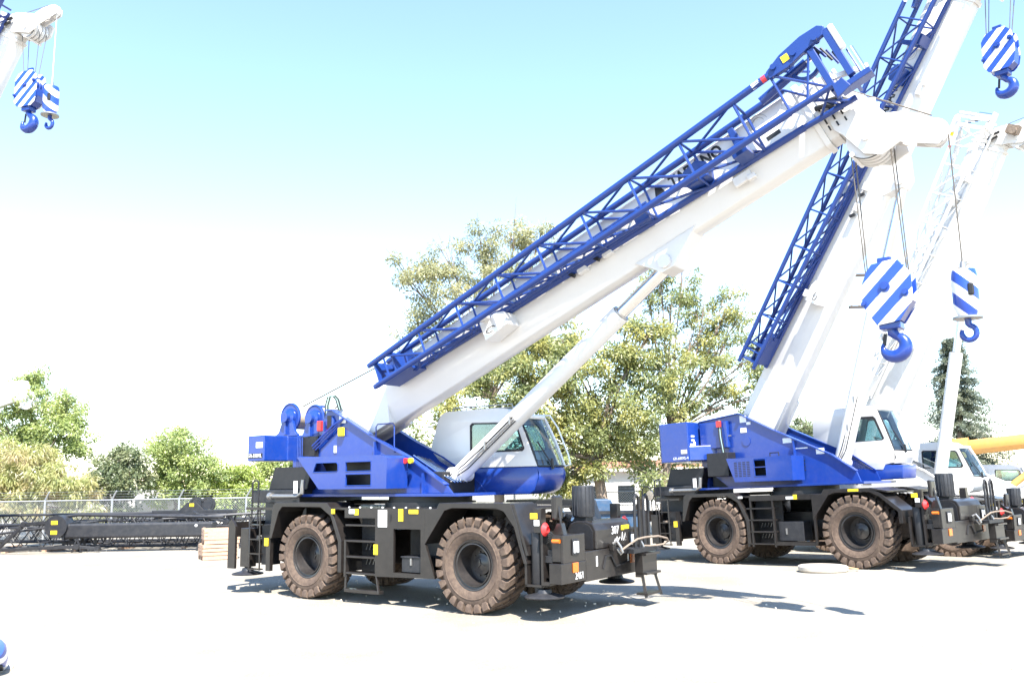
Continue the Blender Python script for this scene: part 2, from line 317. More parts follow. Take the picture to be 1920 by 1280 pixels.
# ------------------------------------------------------------------ crane carrier
def carrier(root, WB, r, hi=True, style='a'):
    dk = 'carrier_dark'
    hx = WB/2
    b = MB().box(-4.3, 4.0, -.5, .5, .72, 1.42)
    b.box(-hx-.16, -hx+.16, -1.0, 1.0, r-.2, r+.2); b.box(hx-.16, hx+.16, -1.0, 1.0, r-.2, r+.2)
    b.cyl((-hx, -.35, r), (-hx, .35, r), .36); b.cyl((hx, -.35, r), (hx, .35, r), .36)
    part('chassis_frame', b, dk, root, bevel=.012)
    b = MB().box(-1.62, 1.46, -1.40, 1.40, 1.86, 1.905); b.box(-3.3, -1.62, -.72, .72, 1.86, 1.905); b.box(1.46, 3.2, -.72, .72, 1.86, 1.905)
    part('deck', b, dk, root)
    b = MB().lathe([(1.905,.98),(2.0,.98),(2.0,.9),(2.12,.9),(2.12,0)], ax=2, n=40)
    part('turntable', b, 'black', root, smooth=True)
    for x in (-hx, hx):
        for s in (-1, 1): wheel(root, x, s, r, spin=random.random())
    k = hx-2.275
    for s in (-1, 1):
        fr = [(-3.52,1.22),(-3.42,1.94),(-3.33,2.01),(-1.67,2.01),(-1.55,1.905),(-1.36,1.56),(-1.20,1.22),(-1.20,.58),(-1.30,.58),(-1.30,1.20),(-1.54,1.73),(-1.86,1.915),(-3.10,1.915),(-3.22,1.80),(-3.44,1.22)]
        fr = [(x-k, z) for x, z in fr]
        part('fender', MB().prism(fr, s*.74, s*1.47), dk, root, bevel=.008)
        ff = [(1.12,1.22),(1.12,1.905),(1.42,1.905),(1.49,2.01),(3.19,2.01),(3.34,1.62),(3.44,1.22),(3.53,.95),(3.46,.95),(3.36,1.25),(3.26,1.58),(3.03,1.86),(2.86,1.915),(1.80,1.915),(1.62,1.865),(1.18,1.30)]
        if style == 'b': ff = [(1.12,1.22),(1.12,1.905),(1.42,1.905),(1.49,2.01),(2.72,2.01),(3.02,1.87),(3.52,1.44),(3.52,1.12),(3.42,1.12),(3.42,1.40),(2.96,1.80),(2.70,1.915),(1.80,1.915),(1.62,1.865),(1.18,1.30)]
        ff = [(x+k, z) for x, z in ff]
        part('fender', MB().prism(ff, s*.74, s*1.47), dk, root, bevel=.008)
        if style == 'b': part('fender_slope', MB().prism([(2.74+k,2.015),(3.20+k,1.925),(3.20+k,1.885),(2.74+k,1.975)], s*.35, s*1.475), dk, root)
        else: fb = MB().prism([(3.20+k,1.99),(3.26+k,1.99),(3.56+k,1.10),(3.50+k,1.10)], s*.72, s*1.455); part('front_guard', fb, dk, root)
        if style == 'a':
            mp = [(-.23,.55),(1.36,.58),(1.28,.80),(1.12,1.22),(1.12,1.895),(-1.12,1.895),(-1.12,1.70),(-.23,1.70)]
            part('side_panel', MB().prism(mp, s*1.40, s*1.455, holes=[[(.28,.65),(1.0,.65),(1.0,1.50),(.28,1.50)]]), dk, root)
            part('locker_back', MB().box(.2, 1.1, min(s*.80, s*.86), max(s*.80, s*.86), .6, 1.6), 'black', root)
            tb = MB().box(.42, .96, min(s*1.0, s*1.36), max(s*1.0, s*1.36), .66, .94); tb.box(.40, .98, min(s*.98, s*1.38), max(s*.98, s*1.38), .94, .965)
            t = part('tool_box', tb, 'black_steel', root, bevel=.008)
            part('latch', MB().box(.66, .70, min(s*1.36, s*1.385), max(s*1.36, s*1.385), .80, .93), 'steel', t)
            part('locker_floor', MB().box(.26, 1.05, min(s*.86, s*1.40), max(s*.86, s*1.40), .60, .645), dk, root)
        else:
            b = MB().box(-.98, 1.12, min(s*1.36, s*1.455), max(s*1.36, s*1.455), 1.76, 1.895)
            for x in (-.98, -.28): b.box(x, x+.05, min(s*1.38, s*1.45), max(s*1.38, s*1.45), .5, 1.8)
            b.box(-.28, 1.0, min(s*1.0, s*1.44), max(s*1.0, s*1.44), .55, .64); b.bar((.98,s*1.42,.6), (.98,s*1.42,1.25), .06, .06); b.bar((.98,s*1.42,1.25), (1.22,s*1.42,1.8), .06, .06)
            part('side_frame', b, dk, root)
            b = MB().box(-.2, .55, min(s*.85, s*1.3), max(s*.85, s*1.3), .66, 1.18); t = part('tool_box', b, 'black_steel', root, bevel=.01)
            part('padlock', MB().box(.02, .06, min(s*1.3, s*1.33), max(s*1.3, s*1.33), .84, 1.0), 'steel', t)
        # boarding ladder between the wheels
        lb = MB().box(-1.13, -1.07, min(s*1.36, s*1.455), max(s*1.36, s*1.455), .50, 1.25)
        lad = part('ladder', lb, dk, root)
        for z in (1.60, 1.28, .96, .63):
            part('tread', MB().box(-1.10, -.22, min(s*1.16, s*1.45), max(s*1.16, s*1.45), z-.07, z-.03), dk, lad, bevel=.006)
        if style == 'a':
            b = MB()
            for x, x2 in ((-1.08,-1.08), (-.20,-.12)): b.bar((x,s*1.43,.55), (x2,s*1.45,.22), .05, .03)
            part('hanging_step', b.box(-1.1, -.10, min(s*1.33, s*1.47), max(s*1.33, s*1.47), .20, .27), 'carrier_dark', lad, bevel=.006)
        part('ladder_back', MB().box(-1.1, -.24, min(s*.92, s*.96), max(s*.92, s*.96), .55, 1.85), 'black', root)
        if hi:
            for q in range(5): part('slot_rib', MB().bar((-.95+q*.10, s*.98, 1.02), (-.90+q*.10, s*.98, 1.14), .012, .02), 'steel', lad)
            for q in range(5): part('slot_rib', MB().bar((-.95+q*.10, s*.98, .72), (-.90+q*.10, s*.98, .84), .012, .02), 'steel', lad)
    # front end
    b = MB().box(3.75, 4.25, -.66, 1.45, .60, 1.13); b.box(3.75, 4.20, -1.20, -.66, .70, 1.05); part('front_outrigger_box', b, dk, root, bevel=.01)
    b = MB().box(4.0, 4.25, -1.47, -.62, .63, .98); b.box(4.20, 4.25, -1.40, -.66, .98, 1.46); b.box(4.02, 4.20, -1.40, -1.36, 1.0, 1.46)
    part('corner_panel', b, dk, root, bevel=.01)
    for y in (-1.02, 1.10):
        h = part('headlamp', MB().box(4.25, 4.275, y-.10, y+.12, 1.10, 1.38), 'black', root, bevel=.02)
        for q in (-.04, .06): part('bulb', MB().box(4.275, 4.29, y+q-.03, y+q+.035, 1.14, 1.34), 'lamp_white', h, bevel=.012)
        part('indicator', MB().box(4.25, 4.268, y-.08, y+.10, .80, .97), 'amber', root, bevel=.006)
    part('marker_lamp', MB().cyl((4.05,-1.42,1.36), (4.20,-1.42,1.36), .035, n=10), 'amber', root, smooth=True)
    part('corner_panel', MB().box(4.0, 4.25, .80, 1.47, .98, 1.46), dk, root, bevel=.01)
    hood = [(3.62,1.14),(4.24,1.14),(4.24,1.48),(4.18,1.60),(4.05,1.65),(3.82,1.65),(3.68,1.60),(3.62,1.48)]
    part('hood', MB().prism(hood, -.24, 1.15), dk, root, bevel=.02)
    ho = [(3.68,1.14),(4.18,1.14),(4.18,1.46),(4.12,1.56),(4.02,1.60),(3.84,1.60),(3.74,1.56),(3.68,1.46)]
    part('hood_opening', MB().prism(ho, -.27, -.243), 'black', root)
    ml = MB().cyl((3.87,-.05,1.72), (3.87,-.05,2.30), .205, n=26); m_ = part('muffler', ml, 'black_steel', root, bevel=.01, smooth=True)
    for q in range(16):
        t = 2*math.pi*q/16; part('rib', MB().bar((3.87+.207*math.cos(t), -.05+.207*math.sin(t), 1.75), (3.87+.207*math.cos(t), -.05+.207*math.sin(t), 2.28), .016, .016, up=(1,.3,0)), 'black_steel', m_)
    part('muffler_stand', MB().box(3.74, 4.0, -.18, .08, 1.6, 1.72), 'black', root)
    # mirror on a stalk
    b = MB().tube([(4.1,-1.20,1.46), (4.1,-1.22,1.7), (4.05,-1.2,1.95)], .022); mir = part('mirror_stalk', b, 'black', root)
    part('mirror', MB().box(3.96, 4.06, -1.32, -1.06, 1.72, 2.14), dk, mir, bevel=.03)
    part('mirror_base', MB().prism([(3.9,1.40),(4.2,1.40),(4.14,1.66),(4.04,1.66)], -1.26, -1.14), dk, mir, bevel=.01)
    # front left steps and hoops
    b = MB().box(4.45, 4.62, .84, .88, .55, .98); b.box(4.45, 4.62, 1.40, 1.44, .55, .98); b.box(4.56, 4.62, .86, 1.42, .60, .95)
    st = part('front_steps', b, dk, root, bevel=.006)
    for z in (.98, .62, .24): part('tread', MB().box(4.46, 4.70, .84, 1.44, z-.02, z+.02), dk, st)
    part('step_leg', MB().bar((4.58,.88,.6), (4.64,.90,.18), .07, .05), dk, st); part('step_leg', MB().bar((4.58,1.40,.6), (4.68,1.46,.18), .07, .05), dk, st)
    for y in (.88, 1.26):
        x = 4.46
        part('grab_hoop', MB().tube([(x,y,1.10),(x,y,1.98),(x,y+.03,2.06),(x,y+.09,2.10),(x,y+.15,2.06),(x,y+.18,1.98),(x,y+.18,1.10)], .030), 'black', root, smooth=True)
    part('bumper_shelf', MB().box(4.25, 4.62, .5, 1.46, 1.02, 1.10), 'black', root)
    # towing gear
    for y in (.25, 1.12):
        t = part('tow_lug', MB().box(4.25, 4.36, y-.05, y+.05, 1.08, 1.22), dk, root, bevel=.02)
        part('shackle', MB().tube([(4.34,y-.04,1.22),(4.42,y-.02,1.26),(4.48,y,1.16),(4.50,y+.03,1.06),(4.46,y+.05,1.02),(4.40,y+.02,1.12)], .026), 'steel', t, smooth=True)
    sl = [(4.47,.25,1.08),(4.55,.42,1.18),(4.62,.66,1.28),(4.66,.92,1.30),(4.74,1.30,1.30),(4.78,1.60,1.24),(4.74,1.74,1.18),(4.66,1.66,1.12),(4.56,1.40,1.10),(4.48,1.14,1.12)]
    part('tow_sling', MB().tube(sl, .020, n=8), 'bark', root, smooth=True)
    part('bumper_bracket', MB().bar((4.27,-.05,.78), (4.27,.06,1.00), .03, .03).bar((4.27,.06,1.0), (4.27,.24,1.0), .03, .03).bar((4.27,.24,1.0), (4.27,.42,.78), .03, .03).bar((4.27,.42,.78), (4.27,1.0,.84), .02, .02), 'black', root)
    # hydraulic hose bundle by the front jack
    for q in range(6):
        z = 1.05+q*.05; part('hose', MB().tube([(3.72,-1.33,.95+.02*q),(3.80,-1.36,z+.22),(3.92,-1.30,z+.30-.02*q),(4.02,-1.18,z+.1),(4.04,-1.1,.98)], .017, n=6), 'rubber_hose', root, smooth=True)
    part('valve_block', MB().box(3.86, 4.02, -1.38, -1.05, .98, 1.10).box(3.90, 4.0, -1.36, -1.1, 1.10, 1.2), 'black', root, bevel=.006)
    # outrigger jacks
    for x, pos in ((3.66, 1), (-4.45, -1)):
        for s in (-1, 1):
            jb = MB().box(x-.14, x+.14, min(s*1.18, s*1.42), max(s*1.18, s*1.42), .55, 1.42) if pos < 0 else MB().cyl((x,s*1.30,.55), (x,s*1.30,1.50), .12, n=18)
            jk = part('outrigger_jack', jb, 'carrier_dark' if pos < 0 else 'black', root, bevel=.008, smooth=pos > 0)
            part('jack_foot', MB().cyl((x,s*1.30,.42), (x,s*1.30,.56), .075, n=14), 'black', jk, smooth=True)
            fx = x+.12 if pos > 0 else x
            part('float', MB().lathe([(.375,0),(.375,.35),(.395,.36),(.41,.34),(.46,.14),(.52,.12),(.52,0)], c=(fx, s*1.30, 0), ax=2, n=28), 'black_steel', jk, smooth=True)
            if pos > 0:
                part('jack_frame', MB().box(x-.20, x-.15, min(s*1.16,s*1.44), max(s*1.16,s*1.44), .56, 1.28).box(x+.15, x+.20, min(s*1.16,s*1.44), max(s*1.16,s*1.44), .56, 1.5).box(x-.2, x+.2, min(s*1.16,s*1.44), max(s*1.16,s*1.44), .56, .60).box(x+.2, 4.0, min(s*1.05,s*1.44), max(s*1.05,s*1.44), .60, .66), dk, root)
                rb = MB().lathe([(-.06,.055),(.0,.12),(.06,.055)], c=(x+.26, s*1.45, 1.56), ax=0, n=18, closed=True); part('red_cap', rb, 'red', root, smooth=True)
                part('side_label', MB().box(x-.05, x+.10, min(s*1.45,s*1.46), max(s*1.45,s*1.46), 1.74, 1.84), 'yellow', root)
                part('post_bracket', MB().box(x+.02, x+.18, min(s*1.30,s*1.45), max(s*1.30,s*1.45), 1.5, 1.92), dk, root)
                part('side_label', MB().box(x+.03, x+.14, min(s*1.452,s*1.46), max(s*1.452,s*1.46), 1.62, 1.72), 'label_white', root)
    # rear end
    b = MB().box(-4.72, -4.25, -1.2, 1.2, .62, 1.15); part('rear_outrigger_box', b, dk, root, bevel=.01)
    b = MB().prism([(-5.0,.5),(-4.74,.5),(-4.74,1.46),(-4.90,1.62),(-5.0,1.55)], -1.46, -1.40).prism([(-5.0,.5),(-4.74,.5),(-4.74,1.46),(-4.90,1.62),(-5.0,1.55)], 1.40, 1.46); b.box(-5.0,-4.96,-1.45,1.45,1.2,1.55)
    part('rear_guard', b, dk, root)
    for y in (-1.25, 1.2):
        h = part('tail_lamp', MB().box(-5.03, -5.0, y-.1, y+.1, 1.24, 1.44), 'red', root)
    for s in (-1, 1):
        rl = MB().tube([(-4.30,s*1.42,1.72),(-4.22,s*1.46,1.48),(-4.22,s*1.46,.50)], .02).tube([(-4.26,s*1.44,1.5),(-3.86,s*1.46,1.86),(-3.84,s*1.46,.50)], .02)
        rl = part('rear_ladder', rl, dk, root, smooth=True)
        for z in (.52, .86, 1.18, 1.50): part('tread', MB().box(-4.22, -3.84, min(s*1.36, s*1.47), max(s*1.36, s*1.47), z-.012, z+.015), dk, rl)
        part('rear_flap', MB().box(-3.64, -3.50, min(s*1.36,s*1.45), max(s*1.36,s*1.45), .5, 1.24), 'carrier_dark', root)
        part('reflector', MB().box(-3.68, -3.55, min(s*1.46,s*1.47), max(s*1.46,s*1.47), 1.05, 1.22), 'yellow', root)
        part('grab_hoop', MB().tube([(-4.62,s*1.1,1.4),(-4.62,s*1.1,2.45),(-4.55,s*1.1,2.5),(-4.45,s*1.1,2.5),(-4.40,s*1.1,2.45),(-4.40,s*1.1,1.4)], .02), 'black', root, smooth=True)
        part('control_stack', MB().box(-4.10, -3.8, min(s*.9,s*1.2), max(s*.9,s*1.2), .6, 1.5), 'black', root)
    b = MB().box(-4.75, -3.1, -1.0, 1.0, 1.98, 2.28); b.box(-4.9, -3.4, -.5, .5, 1.45, 1.98); e_ = part('engine_deck', b, 'black_steel', root, bevel=.02)
    part('engine_hood', MB().prism([(-4.35,2.28),(-3.0,2.28),(-2.85,2.80),(-4.15,2.80)], -.85, .85), 'black', root, bevel=.02)
    part('exhaust_pipe', MB().tube([(-3.9,-1.12,2.14),(-3.0,-1.12,2.14),(-2.86,-1.12,2.2),(-2.84,-1.1,2.5)], .05, n=12), 'steel', root, smooth=True)
    part('pipe_flange', MB().cyl((-3.98,-1.12,2.14), (-3.88,-1.12,2.14), .085, n=14), 'steel', root, smooth=True)
    part('side_label', MB().box(-3.06, -2.94, -1.19, -1.18, 2.2, 2.48), 'label_white', root)
    part('deck_rail', MB().box(-4.4, -3.44, -1.44, -1.38, 1.84, 1.90).box(-4.4, -3.44, 1.38, 1.44, 1.84, 1.90), dk, root)
    if hi and style == 'b':
        for (x, z, w, h, m) in ((-1.32,1.87,.14,.06,'label_white'), (.20,1.82,.22,.07,'label_white'), (.42,1.84,.11,.12,'yellow'), (2.0,1.965,.28,.06,'yellow')):
            part('side_label', MB().box(x, x+w, -1.482, -1.471, z-h/2, z+h/2), m, root)
    if hi and style == 'a':
        for (x, z, w, h, m) in ((-1.50,1.83,.10,.10,'yellow'), (-.98,1.83,.16,.09,'label_white'), (-.82,1.82,.11,.12,'yellow'), (-.14,1.70,.24,.34,'label_white'), (.42,1.77,.12,.24,'yellow'), (.70,1.84,.24,.08,'yellow'), (-.26,1.08,.11,.20,'yellow')):
            part('side_label', MB().box(x, x+w, -1.468, -1.456, z-h/2, z+h/2) if x > -1.1 else MB().box(x, x+w, -1.482, -1.471, z-h/2, z+h/2), m, root)
        part('keyhole', MB().box(.18, .21, -1.466, -1.456, 1.64, 1.78), 'black', root)
        b = MB()
        for q in range(8): b.cyl((-1.0+q*.32,-1.44,1.905), (-1.0+q*.32,-1.44,1.93), .02, n=6)
        part('deck_bolts', b, 'label_white', root)

# ------------------------------------------------------------------ cab
def cab(root, c, hi=True):
    y0, y1 = c['y']; W = c['white']; wh, bl = c['mw'], c['mb']
    fi = c['front']             # index of the outline edge that is the windscreen
    wl = c['window']
    sh = MB().prism(W, y0, y0+.05, holes=[wl]).prism(W, y1-.05, y1, holes=[wl])
    cx = sum(p[0] for p in W)/len(W); cz = sum(p[1] for p in W)/len(W)
    n = len(W)
    for i in range(n):
        if i == fi: continue
        p, q = W[i], W[(i+1) % n]
        ins = lambda a: (a[0]+(cx-a[0])*.035, a[1]+(cz-a[1])*.05)
        sh.prism([p, q, ins(q), ins(p)], y0+.05, y1-.05)
    body = part('cab', sh, wh, root, bevel=.006, smooth=True)
    part('cab_base', MB().prism(c['base'], y0+.01, y1-.01), bl, body, bevel=.03, smooth=True)
    # gasket and side glass
    wi = [(cx2*.935, cz2*.89) for cx2, cz2 in [(x-1.35, z-3.35) for x, z in wl]]; wi = [(x+1.35, z+3.35) for x, z in wi]
    for y in (y0, y1):
        part('window_seal', MB().prism(wl, y-.006, y+.02, holes=[wi]), 'black', body)
        part('side_window', MB().prism(wi, y+.004, y+.010), 'glass', body)
    # bowed windscreen
    (tx, tz), (bx, bz) = W[fi], W[(fi+1) % n]
    if tz < bz: (tx, tz), (bx, bz) = (bx, bz), (tx, tz)
    st = [0, .12, .3, .5, .7, .88, 1]
    bow = lambda t: .17*(1-(2*t-1)**4)*.8 + .10*t
    g = MB(); rows = 5
    vs = []
    for r_ in range(rows):
        f = r_/(rows-1)
        for t in st: vs.append((tx+(bx-tx)*f + bow(t)*(.65+.35*f) + .03*math.sin(math.pi*f), y0+.03+(y1-y0-.06)*t, tz+(bz-tz)*f))
    m = len(st); fs = [(r_*m+i, r_*m+i+1, (r_+1)*m+i+1, (r_+1)*m+i) for r_ in range(rows-1) for i in range(m-1)]
    part('windscreen', g.add(vs, fs), 'glass', body, smooth=True)
    V = lambda r_, i: Vector(vs[r_*m+i])
    part('screen_seal', MB().tube([V(r_, 0) for r_ in range(rows)], .022).tube([V(rows-1, i) for i in range(m)], .022), 'black', body, smooth=True)
    part('screen_frame', MB().tube([V(r_, m-1)+Vector((.02,.02,0)) for r_ in range(rows)], .035).tube([V(0, i)+Vector((0,0,.03)) for i in range(m)], .05), wh, body, smooth=True)
    # front lower bulge
    lo = c['lower']; nb = MB(); vs2 = []
    for (x, z, k) in lo:
        for t in st: vs2.append((x + bow(t)*k, y0+.012+(y1-y0-.024)*t, z))
    nr = len(lo); fs = [(r_*m+i, r_*m+i+1, (r_+1)*m+i+1, (r_+1)*m+i) for r_ in range(nr-1) for i in range(m-1)]
    fs += [tuple(range((nr-1)*m, nr*m)), tuple(range(m))[::-1]]
    part('cab_nose', nb.add(vs2, fs), bl if not c.get('nosew') else wh, body, smooth=True)
    # wiper, seat, wheel, roof rail
    part('wiper', MB().tube([V(rows-1, 2)+Vector((.04,0,.02)), V(2, 1)+Vector((.05,-.02,0))], .016).bar(V(rows-1, 2)+Vector((.05,0,-.06)), V(rows-1, 2)+Vector((.03,0,.16)), .05, .04), 'black', body)
    fx = bx
    s_ = MB().box(fx-1.45, fx-.95, y0+.22, y1-.22, bz+.0, bz+.16).box(fx-1.55, fx-1.40, y0+.22, y1-.22, bz+.16, bz+.72).box(fx-1.53, fx-1.43, y0+.30, y1-.30, bz+.74, bz+.92)
    part('seat', s_, 'seat_cloth', body, bevel=.03)
    part('steering_wheel', MB().lathe([(-.016,.17),(0,.186),(.016,.17),(0,.154)], c=(0,0,0), ax=2, n=22, closed=True).cyl((0,0,0), (0,0,-.4), .03), 'black', body, mtx=Matrix.Translation((fx-.55, (y0+y1)/2, bz+.34)) @ Matrix.Rotation(rad(28), 4, 'Y'))
    part('console', MB().box(fx-.42, fx-.10, y0+.15, y1-.15, bz-.02, bz+.14), 'black', body, bevel=.03)
    if hi:
        rz = max(z for x, z in W); x0 = c['rail'][0]; x1 = c['rail'][1]
        part('roof_rail', MB().tube([(x0,y0+.08,rz-.02),(x0+.03,y0+.08,rz+.07),(x1,y0+.08,rz+.07),(x1+.04,y0+.08,rz-.02)], .014).tube([(x0,y1-.08,rz-.02),(x0+.03,y1-.08,rz+.07),(x1,y1-.08,rz+.07),(x1+.04,y1-.08,rz-.02)], .014), 'steel', body, smooth=True)
        part('screen_guard', MB().tube([V(0, m-1)+Vector((-.25,.05,.10)), V(0, m-1)+Vector((.10,.10,.08)), V(1, m-1)+Vector((.16,.10,.06)), V(3, m-1)+Vector((.17,.10,.0)), V(4, m-1)+Vector((.14,.08,.03)), V(4, m-1)+Vector((.02,.05,.0))], .018), 'label_white', body, smooth=True)
    return body

# ------------------------------------------------------------------ superstructure
def mirror_box(mb, x0, x1, w0, w1, z0, z1):
    mb.box(x0, x1, -w1, -w0, z0, z1); return mb.box(x0, x1, w0, w1, z0, z1)
def superstructure(root, p, hi=True):
    bl = p['blue']
    for s in (-1, 1):
        pl = part('side_plate', MB().prism(p['plate'], s*.60, s*.55), bl, root, bevel=.006)
        t = p['flange']
        fb = MB()
        for a, b in zip(t[:-1], t[1:]): fb.bar((a[0], s*.60, a[1]), (b[0], s*.60, b[1]), .15, .03)
        part('flange', fb, bl, pl)
        if p.get('stiff'):
            for (x, z0, z1) in p['stiff']: part('stiffener', MB().box(x, x+.03, min(s*.60, s*.70), max(s*.60, s*.70), z0, z1), bl, pl)
    part('base_plate', MB().box(p['base'][0], p['base'][1], -.95, .95, 2.12, 2.18), bl, root, bevel=.006)
    part('cross_web', MB().box(p['base'][0]+.4, p['base'][0]+.46, -.55, .55, 2.18, 3.0), bl, root); part('cross_web', MB().box(-.1, -.04, -.55, .55, 2.18, 2.75), bl, root)
    # counterweight
    c = p['cwt']
    cw = MB().prism(c['plan'], c['z0'], c['z1'], ax=2)
    w = part('counterweight', cw, bl, root, bevel=.025)
    if 'plan2' in c: part('counterweight_step', MB().prism(c['plan2'], c['z0b'], c['z1b'], ax=2), bl, w, bevel=.02)
    if c.get('code'):
        text(w, 'model_code', c['code'], 'label_white', XZ(*c['codepos']), width=c['codew'], ext=.003)
        if c.get('codebg'): x, y, z, wd, ht = c['codebg']; part('code_plate', MB().box(x, x+wd, y, y+.003, z, z+ht), 'print_black', w)
    for (x, y, z, wd, ht) in c.get('labels', ()): part('label', MB().box(x, x+wd, y-.006, y, z, z+ht), 'label_white', w)
    for (x, y, z, wd, ht) in c.get('flabels', ()): part('label', MB().box(x, x+.006, y, y+wd, z, z+ht), 'label_white', w)
    # engine cover
    e = p['cover']
    for s in (-1,) if not p.get('both') else (-1, 1):
        cov = MB().prism(e['poly'], s*1.30, s*1.265, holes=e['holes'])
        n = len(e['poly'])
        for i in range(n):
            a, b = e['poly'][i], e['poly'][(i+1) % n]
            if i in e.get('open', ()): continue
            ln = math.hypot(b[0]-a[0], b[1]-a[1]); nx, nz = (b[1]-a[1])/ln, -(b[0]-a[0])/ln
            if ((a[0]+nx*.01-e['c'][0])**2+(a[1]+nz*.01-e['c'][1])**2) > ((a[0]-e['c'][0])**2+(a[1]-e['c'][1])**2): nx, nz = -nx, -nz
            cov.prism([a, b, (b[0]+nx*.03, b[1]+nz*.03), (a[0]+nx*.03, a[1]+nz*.03)], s*1.265, s*.66)
        co = part('engine_cover', cov, bl, root)
        part('cover_inside', MB().prism(e['inner'], s*.95, s*.90), 'black', co)
        for h in e['holes']:
            part('opening_frame', MB().tube([(x, s*1.302, z) for x, z in h]+[(h[0][0], s*1.302, h[0][1])], .010, n=5), e.get('fm', bl), co)
        for (x0, x1, z) in e.get('bars', ()): part('opening_bar', MB().box(x0, x1, s*1.30, s*1.275, z-.012, z+.012) if s > 0 else MB().box(x0, x1, -1.30, -1.275, z-.012, z+.012), bl, co)
        for (x0, x1, z0, z1, nx, nz) in e.get('louvre', ()):
            for i in range(nx):
                for j in range(nz):
                    x = x0+(x1-x0)*i/nx; z = z0+(z1-z0)*j/nz
                    part('louvre', MB().box(x, x+(x1-x0)/nx*.7, s*1.304 if s < 0 else 1.30, -1.30 if s < 0 else 1.304, z, z+(z1-z0)/nz*.4), 'black', co)
        for (y, z, wd, ht) in e.get('fslots', ()): part('louvre', MB().box(e['fx'], e['fx']+.004, y, y+wd, z, z+ht), 'black', co)
    # centre machinery under the boom
    part('slew_housing', MB().box(p['base'][0]+.6, .8, -.53, .53, 2.18, 2.62), 'black', root, bevel=.02)
    if p.get('winch'):
        for (x, z, r) in p['winch']:
            w_ = part('winch_drum', MB().cyl((x,-.46,z), (x,.46,z), r*.80, n=28), 'rope_drum', root, smooth=True)
            for s in (-1, 1):
                part('drum_flange', MB().lathe([(s*.47,r*.70),(s*.47,r),(s*.51,r),(s*.53,r*.93),(s*.51,r*.86),(s*.51,0)], c=(x,0,z), n=32), bl, w_, smooth=True)
                part('winch_gearbox', MB().lathe([(s*.51,r*.62),(s*.58,r*.58),(s*.62,r*.40),(s*.70,r*.36),(s*.70,0)], c=(x,0,z), n=24), bl, w_, smooth=True)
                foot = [(x-.42,z-.46),(x+.38,z-.46),(x+.38,z-.42),(x+.29,z-.36),(x+.21,z-.16),(x+.15,z+.06),(x-.15,z+.06),(x-.21,z-.16),(x-.30,z-.36),(x-.42,z-.42)]
                part('winch_bracket', MB().prism(foot, s*.52, s*.60), bl, w_, bevel=.01)
                part('bracket_rib', MB().prism([(x-.03,z-.42),(x+.03,z-.42),(x+.02,z-.05),(x-.02,z-.05)], s*.60, s*.66), bl, w_)
        for q in range(4):
            x = -2.78+q*.045; part('hydraulic_hose', MB().tube([(x,-.52,3.72),(x-.02,-.52,4.2),(x+.03,-.50,4.40),(x+.14,-.46,4.44),(x+.24,-.44,4.34),(x+.3,-.40,4.10)], .018, n=7), 'green_hose' if q % 2 else 'rubber_hose', root, smooth=True)
        part('red_valve', MB().box(-2.82, -2.70, -.76, -.66, 3.60, 3.84), 'red', root, bevel=.02)
        for q in range(4): part('pipe', MB().tube([(-3.55+q*.055,-.68,3.0),(-3.55+q*.055,-.68,3.48)], .012, n=6), 'blue_paint', root)
        part('valve_block', MB().box(-3.5, -2.9, -.64, -.605, 3.0, 3.5).box(-3.1,-2.95,-.70,-.61,3.05,3.2), 'black', root)
        for q in range(3): part('pipe', MB().tube([(-3.0,-.66-.03*q,3.15+.06*q),(-2.3,-.66-.03*q,3.62+.05*q),(-2.05,-.66,3.86)], .022, n=6), bl, root, smooth=True)
        for (x, z, wd, ht, m) in ((-2.22,3.76,.22,.18,'label_white'), (-2.19,3.46,.16,.20,'yellow'), (-2.38,3.10,.09,.16,'label_white')):
            part('label', MB().box(x, x+wd, -.622, -.612, z, z+ht) if m != 'yellow' else MB().box(x, x+wd, -.70, -.612, z, z+ht), m, root, bevel=0 if m != 'yellow' else .02)
        part('cover_plate', MB().cyl((-2.5,-.612,3.80), (-2.5,-.65,3.80), .13, n=18), bl, root, smooth=True)
        part('label', MB().box(-2.58, -2.44, -.656, -.651, 3.66, 3.95), 'print_black', root)
        part('hand_rail', MB().tube([(-1.05,-.62,3.30),(-1.05,-.62,3.62),(-1.0,-.62,3.68),(-.55,-.62,3.68),(-.5,-.62,3.62),(-.5,-.62,3.05)], .014), bl, root, smooth=True)
        for q, m in ((0,'red'), (1,'yellow')): part('signal_lamp', MB().cyl((-.02+q*.14,-.74,2.86), (-.02+q*.14,-.80,2.86), .06, n=12), m, root, smooth=True)
        for q in range(5): part('pipe', MB().tube([(-.05+q*.02,-.50+q*.10,2.98-q*.02),(.55+q*.02,-.50+q*.10,2.66-q*.02),(1.05,-.45+q*.1,2.40)], .016, n=6), 'chrome', root, smooth=True)
    if p.get('rear_detail'):
        for (x, z, wd, ht) in ((-1.62,4.06,.22,.20), (-1.4,3.98,.14,.08), (-1.62,3.76,.2,.14), (-1.50,3.42,.13,.10), (-.25,3.35,.28,.14), (.75,2.98,.24,.16), (.1,3.16,.4,.03)):
            part('label', MB().box(x, x+wd, -.612, -.602, z, z+ht), 'label_white', root)
        part('hose_reel', MB().box(-3.0, -2.0, -.75, -.62, 3.35, 4.15), bl, root, bevel=.02)
        for q in range(3): part('hydraulic_hose', MB().tube([(-2.28+q*.05,-.78,4.18),(-2.25+q*.05,-.82,3.7),(-2.2+q*.05,-.80,3.2)], .016, n=6), 'rubber_hose' if q != 1 else 'green_hose', root, smooth=True)
        part('red_tag', MB().box(-2.32, -2.16, -.83, -.79, 3.98, 4.16), 'red', root)
        part('pump_unit', MB().box(-2.6, -1.85, -1.05, -.62, 2.5, 3.2), 'black', root, bevel=.02)
